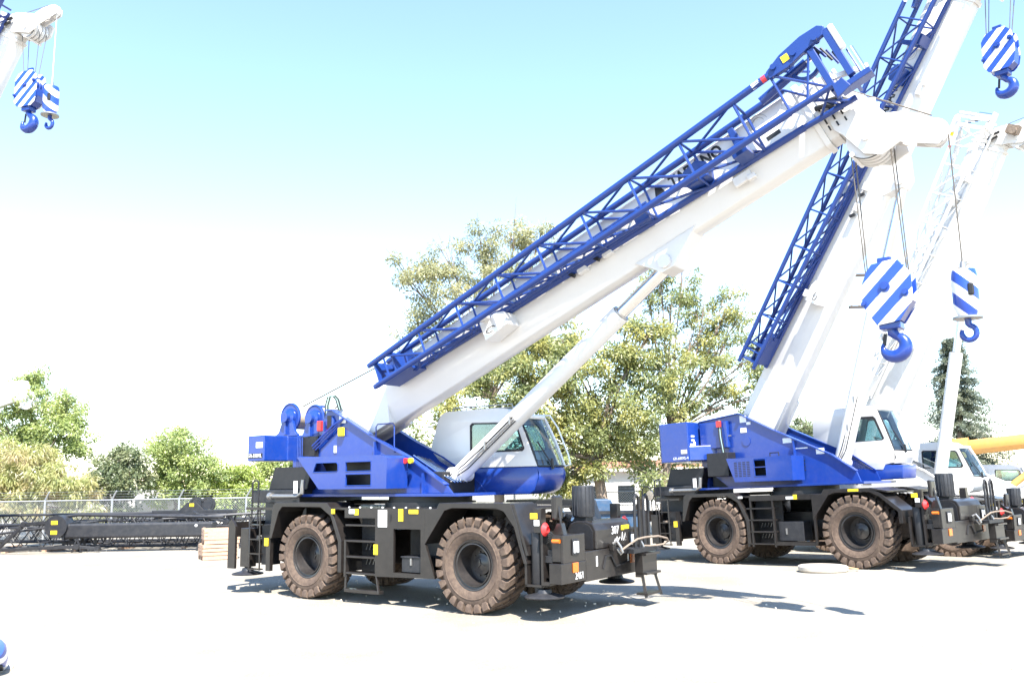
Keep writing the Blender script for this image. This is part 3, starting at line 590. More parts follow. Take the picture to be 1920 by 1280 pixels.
        part('pipe', MB().tube([(-3.0,-.70,3.66),(-1.9,-.70,3.70)], .02), 'steel', root)
        part('cover_handle', MB().tube([(-.40,-1.1,2.95),(-.40,-1.1,3.08),(-.12,-1.1,3.08),(-.12,-1.1,2.95)], .018), 'black', root)
        part('grab_hoop', MB().tube([(-5.05,-1.2,.9),(-5.05,-1.2,2.2),(-4.95,-1.2,2.3),(-4.8,-1.2,2.3),(-4.7,-1.2,2.2),(-4.7,-1.2,1.5)], .02), 'black', root, smooth=True)
        part('round_mirror', MB().lathe([(-.02,.0),(-.02,.15),(.03,.16),(.07,.10),(.09,0)], c=(-4.66,-1.3,2.02), n=22), 'chrome', root, smooth=True)

# ------------------------------------------------------------------ boom, jib, hooks
def boom_section(k, top=.62, bot=-.55):
    hw = .38*k; t = top*k; b = bot*k
    return [(-hw+.06,t),(hw-.06,t),(hw-.015,t-.02),(hw,t-.07),(hw,-.12*k),(hw-.03,-.20*k),(hw*.55,b+.02),(hw*.45,b),(-hw*.45,b),(-hw*.55,b+.02),(-hw+.03,-.20*k),(-hw,-.12*k),(-hw,t-.07),(-hw+.015,t-.02)]
def lattice(name, root, mtx, m, s0, s1, near, far, nb, rc, rb, parent_part=True, brace='brace'):
    """near/far: (y, top0, bot0, top1, bot1) in boom coordinates, tip -> base"""
    def P(w, top, t):
        y, a0, b0, a1, b1 = w
        y = y[0]+(y[1]-y[0])*t if isinstance(y, tuple) else y
        n = (a0+(a1-a0)*t) if top else (b0+(b1-b0)*t)
        return Vector((s0+(s1-s0)*t, y, n))
    ch = MB()
    ch.tube([P(near,1,0), P(near,1,1)], rc, n=10)
    j = part(name, ch, m, root, smooth=True, mtx=mtx)
    for w, tp in ((near,0), (far,1), (far,0)):
        rod('chord', j, P(w,tp,0), P(w,tp,1), rc, m, n=10)
    for i in range(nb):
        t = (i+.35)/nb; t2 = min(1, (i+1.35)/nb)
        rod(brace, j, P(near,1,t), P(near,0,t), rb, m); rod(brace, j, P(far,1,t), P(far,0,t), rb, m)
        rod(brace, j, P(near,1,t), P(far,1,t), rb, m); rod(brace, j, P(near,0,t), P(far,0,t), rb, m)
        if i < nb-1:
            rod(brace, j, P(near,1,t), P(near,0,t2), rb, m); rod(brace, j, P(far,1,t), P(far,0,t2), rb, m)
            rod(brace, j, P(near,1,t2), P(far,1,t), rb, m); rod(brace, j, P(near,0,t), P(far,0,t2), rb, m)
    return j
def boom(root, p, hi=True):
    ang = rad(p['ang']); piv = p['piv']; L = p['L']; wm = p['mw']; bm_ = p['mj']
    M_ = Matrix.Translation(Vector((piv[0], 0, piv[1]))) @ Matrix.Rotation(-ang, 4, 'Y')
    b = MB().prism(boom_section(p.get('k', 1)), .25, L, ax=0)
    bo = part('boom', b, wm, root, bevel=.012, smooth=True, mtx=M_)
    # foot, rounded end, pivot lugs
    part('boom_foot', MB().prism([(-.32,-.20),(-.22,-.34),(.3,-.52),(1.6,-.52),(1.9,.60),(.5,.61),(-.1,.36),(-.30,.05)], -.383, .383), wm, bo, bevel=.012)
    for s in (-1, 1): part('pivot_pin', MB().cyl((0,s*.40,0), (0,s*.62,0), .14, n=20), 'blue_paint' if bm_ == 'blue_lattice' else wm, bo, smooth=True)
    # reinforcing collars and wear-pad bands
    for s0, w in ((L-.04, .10),): part('collar', MB().prism(boom_section(1.06), s0, s0+w, ax=0), wm, bo, bevel=.01)
    x = L+.06
    for k, (sc, ln) in enumerate(((.955,.14), (.91,.13), (.865,.13), (.82,.16))):
        part('telescope_section', MB().prism(boom_section(sc), x, x+ln, ax=0), wm, bo, bevel=.006)
        part('collar', MB().prism(boom_section(sc*1.045), x+ln-.02, x+ln+.03, ax=0), wm, bo, bevel=.006)
        if hi:
            for q in range(4): part('wear_pad', MB().box(x+ln-.05, x+ln-.025, -.38*sc*1.05-.004, -.36*sc, -.10-.13*q+.06, -.02-.13*q+.06), 'black', bo)
        x += ln+.01
    # boom head with sheaves
    hp = [(L+.2,.30),(L+.55,.22),(L+.85,-.22),(L+1.02,-.85),(L+.95,-1.22),(L+.62,-1.26),(L+.40,-1.08),(L+.28,-.62),(L+.2,-.45)]
    for s in (-1, 1): part('head_plate', MB().prism(hp, s*.34, s*.28), wm, bo, bevel=.01)
    part('head_box', MB().prism([(L+.2,.28),(L+.5,.20),(L+.72,-.22),(L+.60,-.62),(L+.26,-.55)], -.28, .28), wm, bo, bevel=.01)
    sc_ = (L+.55, -.86)
    for q in range(4):
        y = -.21+.14*q
        part('sheave', MB().lathe([(y-.045,.33),(y-.015,.30),(y+.015,.30),(y+.045,.33),(y+.045,.08),(y-.045,.08)], c=(sc_[0],0,sc_[1]), n=30, closed=True), wm, bo, smooth=True)
    part('sheave_pin', MB().cyl((sc_[0],-.40,sc_[1]), (sc_[0],.40,sc_[1]), .06, n=14), wm, bo, smooth=True)
    part('rope_guard', MB().cyl((L+.24,-.33,-.98), (L+.24,.33,-.98), .04, n=10), wm, bo)
    part('trim_line', MB().tube([(sc_[0]+.34*math.cos(t), -.30, sc_[1]+.34*math.sin(t)) for t in np.linspace(-2.9, -.5, 14)], .009, n=5), 'print_black', bo)
    # single-top nose sheave bracket
    rp = [(L+.70,-.40),(L+1.35,-.90),(L+1.58,-1.22),(L+1.55,-1.45),(L+1.36,-1.52),(L+.92,-1.15),(L+.70,-.95)]
    if p.get('rooster', True):
        for s in (-1, 1): part('nose_plate', MB().prism(rp, s*.13, s*.10), wm, bo, bevel=.006)
        part('nose_sheave', MB().lathe([(-.05,.22),(-.015,.19),(.015,.19),(.05,.22),(.05,.05),(-.05,.05)], c=(L+1.40,0,-1.28), n=24, closed=True), wm, bo, smooth=True)
        part('nose_arm', MB().prism([(L+.6,-.35),(L+1.2,-.72),(L+1.15,-.95),(L+.6,-.9)], -.10, .10), wm, bo, bevel=.01)
        rod('nose_stay', bo, (L+.35,-.1,.62), (L+1.5,-.1,-1.05), .012, 'rope_steel')
        for s in (-.12, .12): part('mast_stay', MB().bar((L+.30,s,.10), (L+.95,s,-.30), .05, .07), wm, bo)
    # lift cylinder bracket
    bs = p['cyls']
    bk = [(bs-1.2,-.50),(bs+1.4,-.50),(bs+1.1,-.20),(bs+.42,-.74),(bs+.28,-.90),(bs+.0,-.96),(bs-.16,-.84),(bs-.22,-.66)]
    part('cylinder_bracket', MB().prism([(bs-.50,-.48),(bs+.85,-.48),(bs+.32,-.82),(bs+.16,-.93),(bs-.10,-.92),(bs-.24,-.74)], -.25, .25), wm, bo, bevel=.012)
    cb = M_ @ Vector((bs+.05, 0, -.76)); base = Vector(p['cylbase']); d = (cb-base); dl = d.length; d.normalize()
    be = base + d*p['barrel']
    lc = part('lift_cylinder', MB().cyl(base, be, p.get('rb', .19), n=26), wm, root, smooth=True)
    part('rod', MB().cyl(be, cb, .125, n=22), 'chrome', lc, smooth=True)
    part('gland', MB().cyl(be-d*.01, be+d*.03, p.get('rb', .19)*.93, n=26), 'steel', lc, smooth=True)
    part('rod_eye', MB().cyl(cb+Vector((0,-.31,0)), cb+Vector((0,.31,0)), .13, n=20), wm, lc, smooth=True)
    part('base_eye', MB().cyl(base+Vector((0,-.30,0)), base+Vector((0,.30,0)), .15, n=20), p.get('eye', wm), lc, smooth=True)
    if hi:
        side = Vector((0,-1,0)); nrm = d.cross(side)
        for q in range(3):
            o = side*(.205-.01*q) + nrm*(.02+.05*q)
            part('oil_pipe', MB().tube([base+o+d*1.9, base+o+d*.9, base+o*1.2+d*.4, base+Vector((-.02,-.30,-.02-.05*q)), base+Vector((-.25,-.40,-.10-.05*q)), base+Vector((-.6,-.44,.10-.05*q)), base+Vector((-.95,-.42,.32-.05*q))], .013, n=7), 'rubber_hose' if q != 1 else 'steel', lc, smooth=True)
        for t in (1.0, 1.8): part('pipe_clip', MB().box(-.02,.02,-.03,.03,-.06,.10), 'steel', lc, mtx=Matrix.Translation(base+d*t+side*.2+nrm*.05))
    # lattering on the boom side
    if p.get('name'):
        s0, n0, w_, h_ = p['namepos']
        text(bo, 'lettering', p['name'], 'print_black', XZ(s0, -.383, n0), width=w_, height=h_, bold=True)
        em = MB().prism([(s0-.36,n0),(s0-.12,n0),(s0-.20,n0+h_),(s0-.28,n0+h_)], -.386, -.381); part('emblem', em, 'print_black', bo)
        part('decal', MB().box(s0+w_+.75, s0+w_+1.0, -.387, -.382, n0-.28, n0-.20), 'print_black', bo)
        c_ = MB(); cx, cz = s0+w_+.75, n0+.10
        for rr in (.11, .17): c_.tube([(cx+rr*math.cos(t), -.384, cz+rr*math.sin(t)) for t in np.linspace(0.1, 5.9, 22)], .006, n=4)
        part('decal', c_, 'steel', bo)
    # stowage brackets for the jib, side clamps
    for (s0, w_) in p.get('stow', ()):
        part('stow_bracket', MB().prism([(s0,-.36),(s0+.62,-.30),(s0+.62,-.02),(s0+.45,.05),(s0,.06)], -.80, -.36), wm, bo, bevel=.02)
        part('stow_clamp', MB().box(s0+.1, s0+.3, -.92, -.72, .0, .10), wm, bo, bevel=.01)
        part('cable_loop', MB().tube([(s0+.22+.12*math.cos(t), -.82, -.22+.05*math.sin(t)) for t in np.linspace(0, 5, 12)], .010, n=5), 'rubber_hose', bo)
    if hi:
        for s0 in (7.25, 7.85):
            part('side_clamp', MB().box(s0, s0+.22, -.52, -.38, -.14, .02), wm, bo, bevel=.02); part('clamp_pin', MB().bar((s0-.18,-.5,.0), (s0-.08,-.5,-.12), .07, .07), 'print_black', bo)
        part('side_clamp', MB().box(10.6, 10.95, -.46, -.38, -.40, -.22).box(10.85,11.0,-.5,-.38,-.44,-.34), wm, bo, bevel=.02)
    # lattice jib stowed along the right side
    jb = p.get('jib')
    if jb:
        j = lattice('lattice_jib', root, M_, bm_, jb['s'][0], jb['s'][1], jb['near'], jb['far'], jb['nb'], .062, .025)
        ne, fa = jb['near'], jb['far']; yn = ne[0][0] if isinstance(ne[0], tuple) else ne[0]; yn1 = ne[0][1] if isinstance(ne[0], tuple) else ne[0]; yf = fa[0]
        s0, s1 = jb['s']
        # second stage nested inside, towards the tip
        i0, i1 = s0+.9, s0+(s1-s0)*.70
        mid = lambda f, t: ne[1+(0 if f else 1)]+(ne[3+(0 if f else 1)]-ne[1+(0 if f else 1)])*t
        jn = lattice('fly_jib', root, M_, bm_, i0, i1, (yn+.36, mid(1,0)*.30+mid(0,0)*.70, mid(0,0)+.02, mid(1,.66)*.30+mid(0,.66)*.70, mid(0,.66)+.0), (yf-.06, mid(1,0)*.55+mid(0,0)*.45, mid(0,0)+.03, mid(1,.66)*.52+mid(0,.66)*.48, mid(0,.66)+.02), 5, .036, .016)
        part('fly_base', MB().box(i1-.3, i1, yn+.34, yf-.08, mid(0,.66)-.02, mid(1,.66)*.35+mid(0,.66)*.65), bm_, jn, bevel=.02)
        # tip frame
        t0, b0 = ne[1], ne[2]; ft, fbm = fa[1], fa[2]
        part('tip_plate', MB().box(s0+.06, s0+.75, yf-.03, yf, fbm-.02, ft), bm_, j); part('tip_plate', MB().box(s0+.06, s0+.10, yn, yf, b0, t0), bm_, j); part('tip_plate', MB().box(s0+.55, s0+.58, yn+.05, yf, b0+.05, t0), bm_, j)
        part('tip_floor', MB().prism([(s0+.1,b0-.03),(s0+.95,b0-.05),(s0+.95,b0-.0),(s0+.1,b0+.02)], yn+.02, yf), bm_, j)
        part('warning_label', MB().box(s0+.22, s0+.34, yf-.045, yf-.036, b0+.16, b0+.36).box(s0+.36, s0+.50, yf-.045, yf-.036, b0+.26, b0+.42), 'yellow', j)
        for nn in (t0, b0): part('tip_fork', MB().box(s0-.10, s0+.08, yn-.04, yn+.04, nn-.05, nn+.05), bm_, j, bevel=.02)
        part('tip_sheave', MB().lathe([(-.04,.15),(0,.13),(.04,.15),(.04,.03),(-.04,.03)], c=(s0+.9,(yn+yf)/2,b0+.08), n=20, closed=True), bm_, j, smooth=True)
        # transverse gusset and stage lock
        g = s0+(s1-s0)*.885; tt = .885
        part('cross_gusset', MB().prism([(g,mid(0,tt)-.02),(g+.20,mid(0,tt)-.02),(g+.13,mid(1,tt)-.02),(g+.02,mid(1,tt)-.02)], yf-.04, yf+.04).box(g-.02, g+.26, yn+.1, yf, mid(0,tt)-.07, mid(0,tt)+.05), bm_, j, bevel=.01)
        g = s0+(s1-s0)*.787; part('stage_lock', MB().prism([(g,mid(0,.66)-.0),(g+.42,mid(0,.66)-.02),(g+.50,mid(0,.66)+.22),(g+.34,mid(0,.66)+.36),(g+.05,mid(0,.66)+.30)], yn+.22, yf-.02), bm_, j, bevel=.02)
        # base frames at the boom head
        T, B = ne[3], ne[4]
        arm = [(s1-.02,T-.08),(s1+.30,T-.10),(s1+.72,T-.02),(s1+.98,T+.02),(s1+1.06,T+.14),(s1+.98,T+.22),(s1+.68,T+.24),(s1+.28,T+.18),(s1-.02,T+.06)]
        part('base_arm', MB().prism(arm, yn1-.05, yn1+.05), bm_, j, bevel=.01)
        part('warning_label', MB().box(s1+.28, s1+.40, yn1-.062, yn1-.052, T-.0, T+.12), 'yellow', j)
        for q in (.12, .48, .86): part('arm_pin', MB().cyl((s1+q,yn1-.09,T+.05), (s1+q,yn1+.09,T+.05), .05, n=12), bm_, j, smooth=True)
        part('arm_sheave', MB().lathe([(-.03,.20),(-.03,.26),(.03,.26),(.03,.20)], c=(s1+.52,(yn1+.25),T-.10), n=24, closed=True), bm_, j, smooth=True)
        for ss, n1 in ((s1+.66, T-.05), (s1+.98, T+.10)):
            part('base_frame', MB().box(ss, ss+.11, yn1-.03, yn1+.08, B-.05, n1), bm_, j, bevel=.01)
            part('base_frame', MB().box(ss, ss+.06, yn1+.08, yf, B-.08, B+.02), bm_, j)
        part('frame_tube', MB().cyl((s1+1.13,yn1,T+.10), (s1+1.13,yn1,B+.42), .05, n=14), 'label_white', j, smooth=True)
        part('frame_tube', MB().cyl((s1+1.20,yn1+.06,B+.38), (s1+1.20,yn1+.06,B-.12), .06, n=14), 'chrome', j, smooth=True)
        part('frame_bracket', MB().box(s1+.78, s1+1.30, yn1-.02, yn1+.22, B-.20, B-.10).prism([(s1+.70,B-.28),(s1+.95,B-.22),(s1+.9,B-.02),(s1+.72,B-.04)], yn1-.06, yn1), bm_, j, bevel=.01)
        part('frame_link', MB().bar((s1+.72,yn1+.02,.0), (s1+1.28,yn1+.3,-.05), .06, .08), wm, j)
        rod('chord', j, Vector((s1,yn1,B)), Vector((s1+.72,yn1,B-.02)), .05, bm_, n=10); rod('chord', j, Vector((s1,yf,fa[4])), Vector((s1+.9,yf,fa[4]-.06)), .05, bm_, n=10)
        for (a_, b_) in (((s1,yn1,T),(s1+.66,yn1,B)), ((s1,yn1,T),(s1,yn1,B)), ((s1+.66,yn1,T-.1),(s1+.30,yn1,B)), ((s1,yf,fa[3]),(s1+.66,yf,fa[4]-.04)), ((s1+.1,yn1,T),(s1+.5,yf,fa[3])), ((s1+.3,yn1,B),(s1+.8,yf,fa[4]-.05)), ((s1+.7,yn1,B),(s1+.3,yf,fa[4])), ((s1+.66,yn1,T-.08),(s1+.66,yf,fa[3]))): rod('brace', j, a_, b_, .0215, bm_)
        part('luff_cylinder', MB().cyl((s1-.35,yn1+.28,T-.16), (s1+.55,yn1+.28,T-.04), .075, n=14), bm_, j, smooth=True); part('luff_rod', MB().cyl((s1+.55,yn1+.28,T-.04), (s1+.75,yn1+.28,T-.01), .04, n=12), 'chrome', j, smooth=True)
        part('chord_sleeve', MB().cyl((s1-.32,yn1,T-.003), (s1-.18,yn1,T-.001), .060, n=12), 'label_white', j, smooth=True); part('chord_sleeve', MB().cyl((s1-.14,yn1,T-.001), (s1-.06,yn1,T), .062, n=12), 'red', j, smooth=True)
        for q in range(6):
            k_ = (.86, .35); part('linkage', MB().tube([(s1+.72+.06*q, yn1+.1+.07*q, T+.10-.05*q), (s1+.80+.05*q, yn1+.16+.06*q, T-.12-.08*q)], .022, n=6), bm_ if q % 2 else 'print_black', j, smooth=True)
        for q in (0, 1): part('hose', MB().tube([(s1+.28+.2*q,-.42,.02),(s1+.46+.2*q,-.46,-.06),(s1+.60+.16*q,-.44,-.20),(s1+.66+.16*q,-.42,-.24)], .045, n=8), 'print_black', j, smooth=True)
    return M_, bo
def hook_block(name, label, loc, rz, w=.76, h=1.10, shape='oct', hook_h=.55, mirror=False):
    o = thing(name, label, 'hook block', loc, rz)
    hw, hh = w/2, h/2
    if shape == 'oct': pl = [(-hw*.72,hh*.72),(-hw*.5,hh*.92),(hw*.45,hh),(hw*.55,hh*.95),(hw,hh*.52),(hw,-hh*.25),(hw*.45,-hh*.82),(-hw*.45,-hh*.90),(-hw*.95,-hh*.30),(-hw,hh*.25)]
    else: pl = [(hw*math.cos(t)*(1 if abs(math.sin(t)) < .9 else .9), hh*.95*math.sin(t)) for t in np.linspace(0, 2*math.pi, 18)[:-1]]; pl = [(max(-hw*.94, min(hw*.94, x*1.12)), max(-hh*.84, min(hh*.9, z*1.05))) for x, z in pl]
    for s in (-1, 1):
        c = part('cheek_plate', MB().prism(pl, s*.17, s*.20), 'hook_stripes', o, bevel=.008)
        for (x, z, r) in ((-.02*w, .10*h, .085), (.36*w, -.02*h if shape == 'oct' else .18*h, .06), (-.44*w, -.12*h, .05)):
            part('pin_boss', MB().lathe([(s*.20,r),(s*.225,r),(s*.225,r*.6),(s*.26,r*.55),(s*.26,0)], c=(x,0,z), n=18), 'blue_paint', c, smooth=True)
    for q in range(3):
        y = -.11+.11*q; part('sheave', MB().lathe([(y-.035,hw*.86),(y,hw*.78),(y+.035,hw*.86),(y+.035,.06),(y-.035,.06)], c=(-.02*w,0,.10*h), n=26, closed=True), 'blue_paint', o, smooth=True)
    inner = [(x*.96, z*.96) for x, z in pl if z < hh*.3]
    part('weight_plate', MB().prism(inner, -.15, .15), 'blue_paint', o)
    part('becket', MB().box(-.05*w-.10, -.05*w+.12, -.03, .03, hh*.9, hh*1.16), 'blue_paint', o, bevel=.02)
    part('crosshead', MB().box(-.16, .16, -.15, .15, -hh*1.02, -hh*.80), 'blue_paint', o, bevel=.02)
    R_ = hook_h*.36; zc = -hh-hook_h*.58; pts = [(0,0,-hh*.95), (.01,0,-hh-.06)]; rs = [.075, .085]
    for k, t in enumerate(np.linspace(1.25, -3.45, 18)):
        f = k/17; pts.append((.015+R_*math.cos(t), 0, zc+R_*math.sin(t)*.95)); rs.append((.075+.055*math.sin(math.pi*min(1, f*1.15)))*(1 if f < .8 else 1-(f-.8)*3.2)*hook_h/.55)
    if mirror: pts = [(-x, y, z) for x, y, z in pts]
    hk = part('hook', MB().tube(pts, .08, n=12, rs=rs), 'blue_paint', o, smooth=True)
    part('safety_latch', MB().bar((-.10,0,-hh-.06), (-.13 if not mirror else .13,0,zc+.02), .03, .05), 'print_black', hk)
    return o
def ball_hook(name, label, loc, rz, sc=1.0):
    o = thing(name, label, 'hook block', loc, rz, sc=sc)
    part('swivel_weight', MB().lathe([(.42,.10),(.40,.17),(.30,.19),(-.18,.19),(-.34,.13),(-.34,0)], ax=2, n=28), 'hook_stripes_back', o, smooth=True)
    part('slot', MB().box(.06, .15, -.20, -.15, -.04, .16), 'print_black', o, bevel=.03)
    part('rope_socket', MB().cyl((0,0,.40), (0,0,.54), .06, .03, n=12), 'steel', o, smooth=True)
    part('guard_disc', MB().lathe([(-.35,0),(-.35,.22),(-.38,.22),(-.38,0)], ax=2, n=26), 'steel', o, smooth=True)
    pts = [(0,0,-.36),(0,0,-.46)]; rs = [.05,.05]
    for k, t in enumerate(np.linspace(1.35, -3.6, 14)): pts.append((.105*math.cos(t), 0, -.60+.115*math.sin(t))); rs.append(.045*(1 if k < 11 else 1-(k-11)*.2))
    part('hook', MB().tube(pts, .045, n=10, rs=rs), 'blue_paint', o, smooth=True)
    return o

# ------------------------------------------------------------------ the cranes
CAB_A = dict(y=(.55,1.42), mw='white_paint', mb='blue_paint', front=10,
    white=[(2.42,2.70),(.10,2.70),(-.22,2.86),(-.44,3.08),(-.46,3.20),(-.26,3.76),(-.17,3.89),(-.03,3.955),(1.40,3.96),(1.66,3.93),(1.98,3.72)],
    window=[(.66,3.05),(.69,3.02),(2.05,3.02),(2.11,3.07),(1.93,3.57),(1.87,3.63),(.72,3.67),(.66,3.62)],
    base=[(.10,2.695),(2.42,2.695),(2.44,2.50),(2.34,2.20),(2.22,2.13),(.45,2.10),(-.12,2.50)],
    lower=[(2.40,2.695,1.0),(2.46,2.56,1.0),(2.44,2.42,.98),(2.34,2.22,.80),(2.20,2.14,.5)], rail=(.1,1.75))
CAB_A['front'] = 10
CAB_B = dict(y=(.55,1.42), mw='white_paint', mb='blue_paint', front=12, nosew=True,
    white=[(2.40,2.98),(2.36,2.66),(2.12,2.62),(2.04,2.48),(1.22,2.54),(1.18,2.75),(.95,3.05),(.06,3.48),(.10,4.10),(.22,4.24),(.95,4.27),(1.90,4.26),(2.05,4.13)],
    window=[(1.16,3.32),(1.20,3.29),(2.12,3.29),(2.17,3.33),(1.98,3.90),(1.92,3.96),(1.38,3.98),(1.34,3.94)],
    base=[(1.0,2.98),(2.30,2.60),(2.60,2.58),(2.55,2.22),(1.0,2.20),(.4,2.4)],
    lower=[(2.40,2.98,1.0),(2.44,2.80,1.0),(2.36,2.64,.9)], rail=(.4,1.6))
SUP_A = dict(blue='blue_paint', base=(-3.9,1.5),
    plate=[(-3.80,2.72),(-3.80,2.95),(-3.62,3.44),(-2.95,3.60),(-2.64,4.07),(-2.44,4.07),(-.97,3.32),(-.10,2.94),(.95,2.34),(1.10,2.18),(-3.20,2.18)],
    flange=[(-2.66,4.08),(-2.43,4.08),(-.97,3.33),(-.10,2.95),(.96,2.35)], stiff=[(.35,2.18,2.60),(-1.05,2.9,3.3)],
    cwt=dict(plan=[(-4.66,-1.22),(-4.58,-1.30),(-4.0,-1.30),(-4.0,-.60),(-3.2,-.58),(-3.2,.58),(-4.0,.60),(-4.0,1.30),(-4.58,1.30),(-4.66,1.22)], z0=2.95, z1=3.55,
             code='GR-550XL', codepos=(-4.57,-1.305,3.04), codew=.50, codebg=(-4.60,-1.3035,3.02,.56,.11), labels=[(-4.28,-1.301,3.26,.24,.13)]),
    cover=dict(poly=[(-2.84,3.0),(-2.11,2.29),(-.08,2.29),(-.06,2.92),(-.14,2.965),(-.30,2.985)], c=(-1.2,2.65), open=(),
        holes=[[(-2.30,2.66),(-1.56,2.66),(-1.51,2.70),(-1.51,2.82),(-1.56,2.86),(-2.20,2.86)], [(-1.27,2.66),(-.52,2.66),(-.52,2.86),(-1.27,2.86)], [(-1.27,2.36),(-.52,2.36),(-.52,2.60),(-1.27,2.60)]],
        inner=[(-2.4,2.9),(-2.0,2.33),(-.15,2.33),(-.15,2.9)]), winch=[(-4.05,4.0,.35), (-3.18,3.93,.33)])
SUP_B = dict(blue='blue_paint', base=(-3.4,2.2),
    plate=[(-3.10,2.85),(-3.08,4.20),(-1.72,4.32),(-1.56,4.32),(-.55,3.76),(1.20,2.93),(1.85,2.46),(1.95,2.18),(-2.2,2.18)],
    flange=[(-3.08,4.21),(-1.64,4.34),(-.55,3.77),(1.20,2.94),(1.86,2.47)], stiff=[(.1,2.95,3.4)],
    cwt=dict(plan=[(-4.24,-1.18),(-4.12,-1.28),(-3.09,-1.25),(-3.09,-.60),(-2.5,-.60),(-2.5,.60),(-3.09,.60),(-3.09,1.25),(-4.12,1.28),(-4.24,1.18)], z0=3.0, z1=4.20,
             plan2=[(-3.085,-1.24),(-2.6,-.72),(-2.5,-.60),(-2.5,.60),(-3.085,1.24)], z0b=3.02, z1b=3.46,
             code='GR-600XL-4', codepos=(-3.68,-1.272,3.07), codew=.58, labels=[(-3.36,-1.268,3.24,.22,.12)], flabels=[(-3.09,-1.15,3.20,.26,.34),(-3.09,-1.08,3.74,.16,.05),(-3.09,-1.08,3.62,.16,.05),(-3.09,-.98,3.52,.10,.08)]),
    cover=dict(poly=[(-1.74,2.99),(-1.50,2.31),(.36,2.29),(.38,2.97)], c=(-.7,2.65), bars=[(-.82,-.44,2.70)],
        holes=[[(-.82,2.45),(-.44,2.45),(-.44,2.93),(-.82,2.93)]], inner=[(-1.4,2.9),(-1.2,2.33),(.2,2.33),(.2,2.9)],
        louvre=[(-1.48,-.92,2.46,2.90,4,9)], fslots=[(-.66,2.55+.09*i,.10,.03) for i in range(4)], fx=.38), rear_detail=True)
def crane(name, label, pose, WB=4.55, r=.875, hi=True, style='a', sup=None, cabp=None, bm=None, sc=1.0, group='rough terrain cranes parked in the yard'):
    X, Y, Z, a, pt = pose
    root = thing(name, label, 'crane', (X, Y, Z), -a, -pt, sc, group)
    carrier(root, WB, r, hi, style); superstructure(root, sup, hi); cab(root, cabp, hi)
    M_, bo = boom(root, bm, hi)
    bpy.context.view_layer.update()
    return root, M_
NAME = 'TADANO'
# --- the near blue and white crane
A_POSE = (-1.811, 19.158, 0, .622244, 0)
LA = 12.2
cA, MA = crane('rough_terrain_crane', 'large blue and white crane in the foreground, boom raised low over its dusty wheels', A_POSE, sup=SUP_A, cabp=CAB_A,
    bm=dict(ang=23, piv=(-2.55,3.58), L=LA, mw='white_paint', mj='blue_lattice', cyls=8.78, cylbase=(.82,0,2.56), barrel=4.95, name=NAME, namepos=(9.58,.31,1.10,.24), stow=[(4.95,0)],
        jib=dict(s=(2.15,12.05), near=((-1.05,-1.10),.57,.06,.66,-.12), far=(-.47,.70,.17,.63,-.18), nb=9)))
def to_world(root, p): return root.matrix_world @ Vector(p)
def ropes(root, M_, L, block_local, spread=.22, n=4, r=.011, name='hoist_rope'):
    for i in range(n):
        y = -.21+.14*i
        sx = -.28 if i % 2 == 0 else .30
        p = M_ @ Vector((L+.55, 0, -.86)); p = Vector((p.x+sx, y, p.z-.1))
        q = Vector((block_local[0]+(-spread if i % 2 == 0 else spread), y*.5, block_local[2]))
        rod(name, root, p, q, r, 'rope_steel')
ropes(cA, MA, LA, (9.60, 0, 5.55), .30, 4)
hook_block('hook_block', 'big blue and white striped hook block hanging from the foreground crane', to_world(cA, (9.60,0,5.22)), -A_POSE[3], .76, 1.08, 'oct', .47)
np_ = MA @ Vector((LA+1.60, 0, -1.30)); rod('hoist_rope', cA, np_, Vector((np_.x+.02, 0, 5.45)), .012, 'rope_steel')
ball_hook('ball_hook', 'small blue and white overhaul hook hanging beside the big striped hook block', to_world(cA, (np_.x+.02,0,5.08)), -A_POSE[3], .96)
for y, x0, z0, s1, n1 in ((-.12,-4.05,4.28,3.4,.70), (.12,-3.18,4.20,3.4,.66)):
    e = MA @ Vector((s1+8.0, y, n1+.02)); rod('hoist_rope', cA, (x0, y, z0), MA @ Vector((3.4, y, .74)), .018, 'rope_steel'); rod('hoist_rope', cA, MA @ Vector((3.4, y, .74)), e, .014, 'rope_steel')
# chalk marks and stickers at the front
text(cA, 'chalk_number', '2461', 'chalk', YZ(4.256,-1.02,.68), width=.26, height=.12)
text(cA, 'chalk_number', '307', 'chalk', YZ(4.246,.34,1.38), width=.28, height=.15)
part('chalk_scrawl', MB().tube([(4.248,.44+.035*i,1.24+(.05 if i % 2 else 0)+.012*i*(i % 3 == 0)) for i in range(14)], .005, n=4), 'chalk', cA)
part('warning_label', MB().box(4.243, 4.249, .72, 1.04, 1.44, 1.53), 'yellow', cA)
for y in (-.28, .92): part('width_mark', MB().box(4.251, 4.256, y, y+.05, .84, 1.02), 'label_white', cA)
# --- the second blue and white crane
B_POSE = (8.414, 25.33, -.013, .835026, .031986); LB = 13.2
JB = dict(s=(2.2,13.0), near=((-1.08,-1.12),1.02,.48,.76,-.04), far=(-.47,1.0,.50,.74,-.04), nb=10)
cB, MB_ = crane('rough_terrain_crane', 'blue and white crane at right with tall square counterweight and steep boom', B_POSE, WB=4.2, r=.92, style='b', sup=SUP_B, cabp=CAB_B,
    bm=dict(ang=57.1, piv=(-1.45,3.5), L=LB, mw='white_paint', mj='blue_lattice', cyls=8.35, cylbase=(1.16,0,2.72), barrel=5.4, rb=.22, name=NAME, namepos=(9.75,.31,1.10,.24), stow=[(4.5,0)], jib=JB))
ropes(cB, MB_, LB, (6.55, 0, 13.1), .26, 4)
hook_block('hook_block', 'striped hook block with rounded cheeks high at the right edge of the picture', to_world(cB, (6.55,0,12.75)), -B_POSE[3], .80, 1.26, 'round', .55)
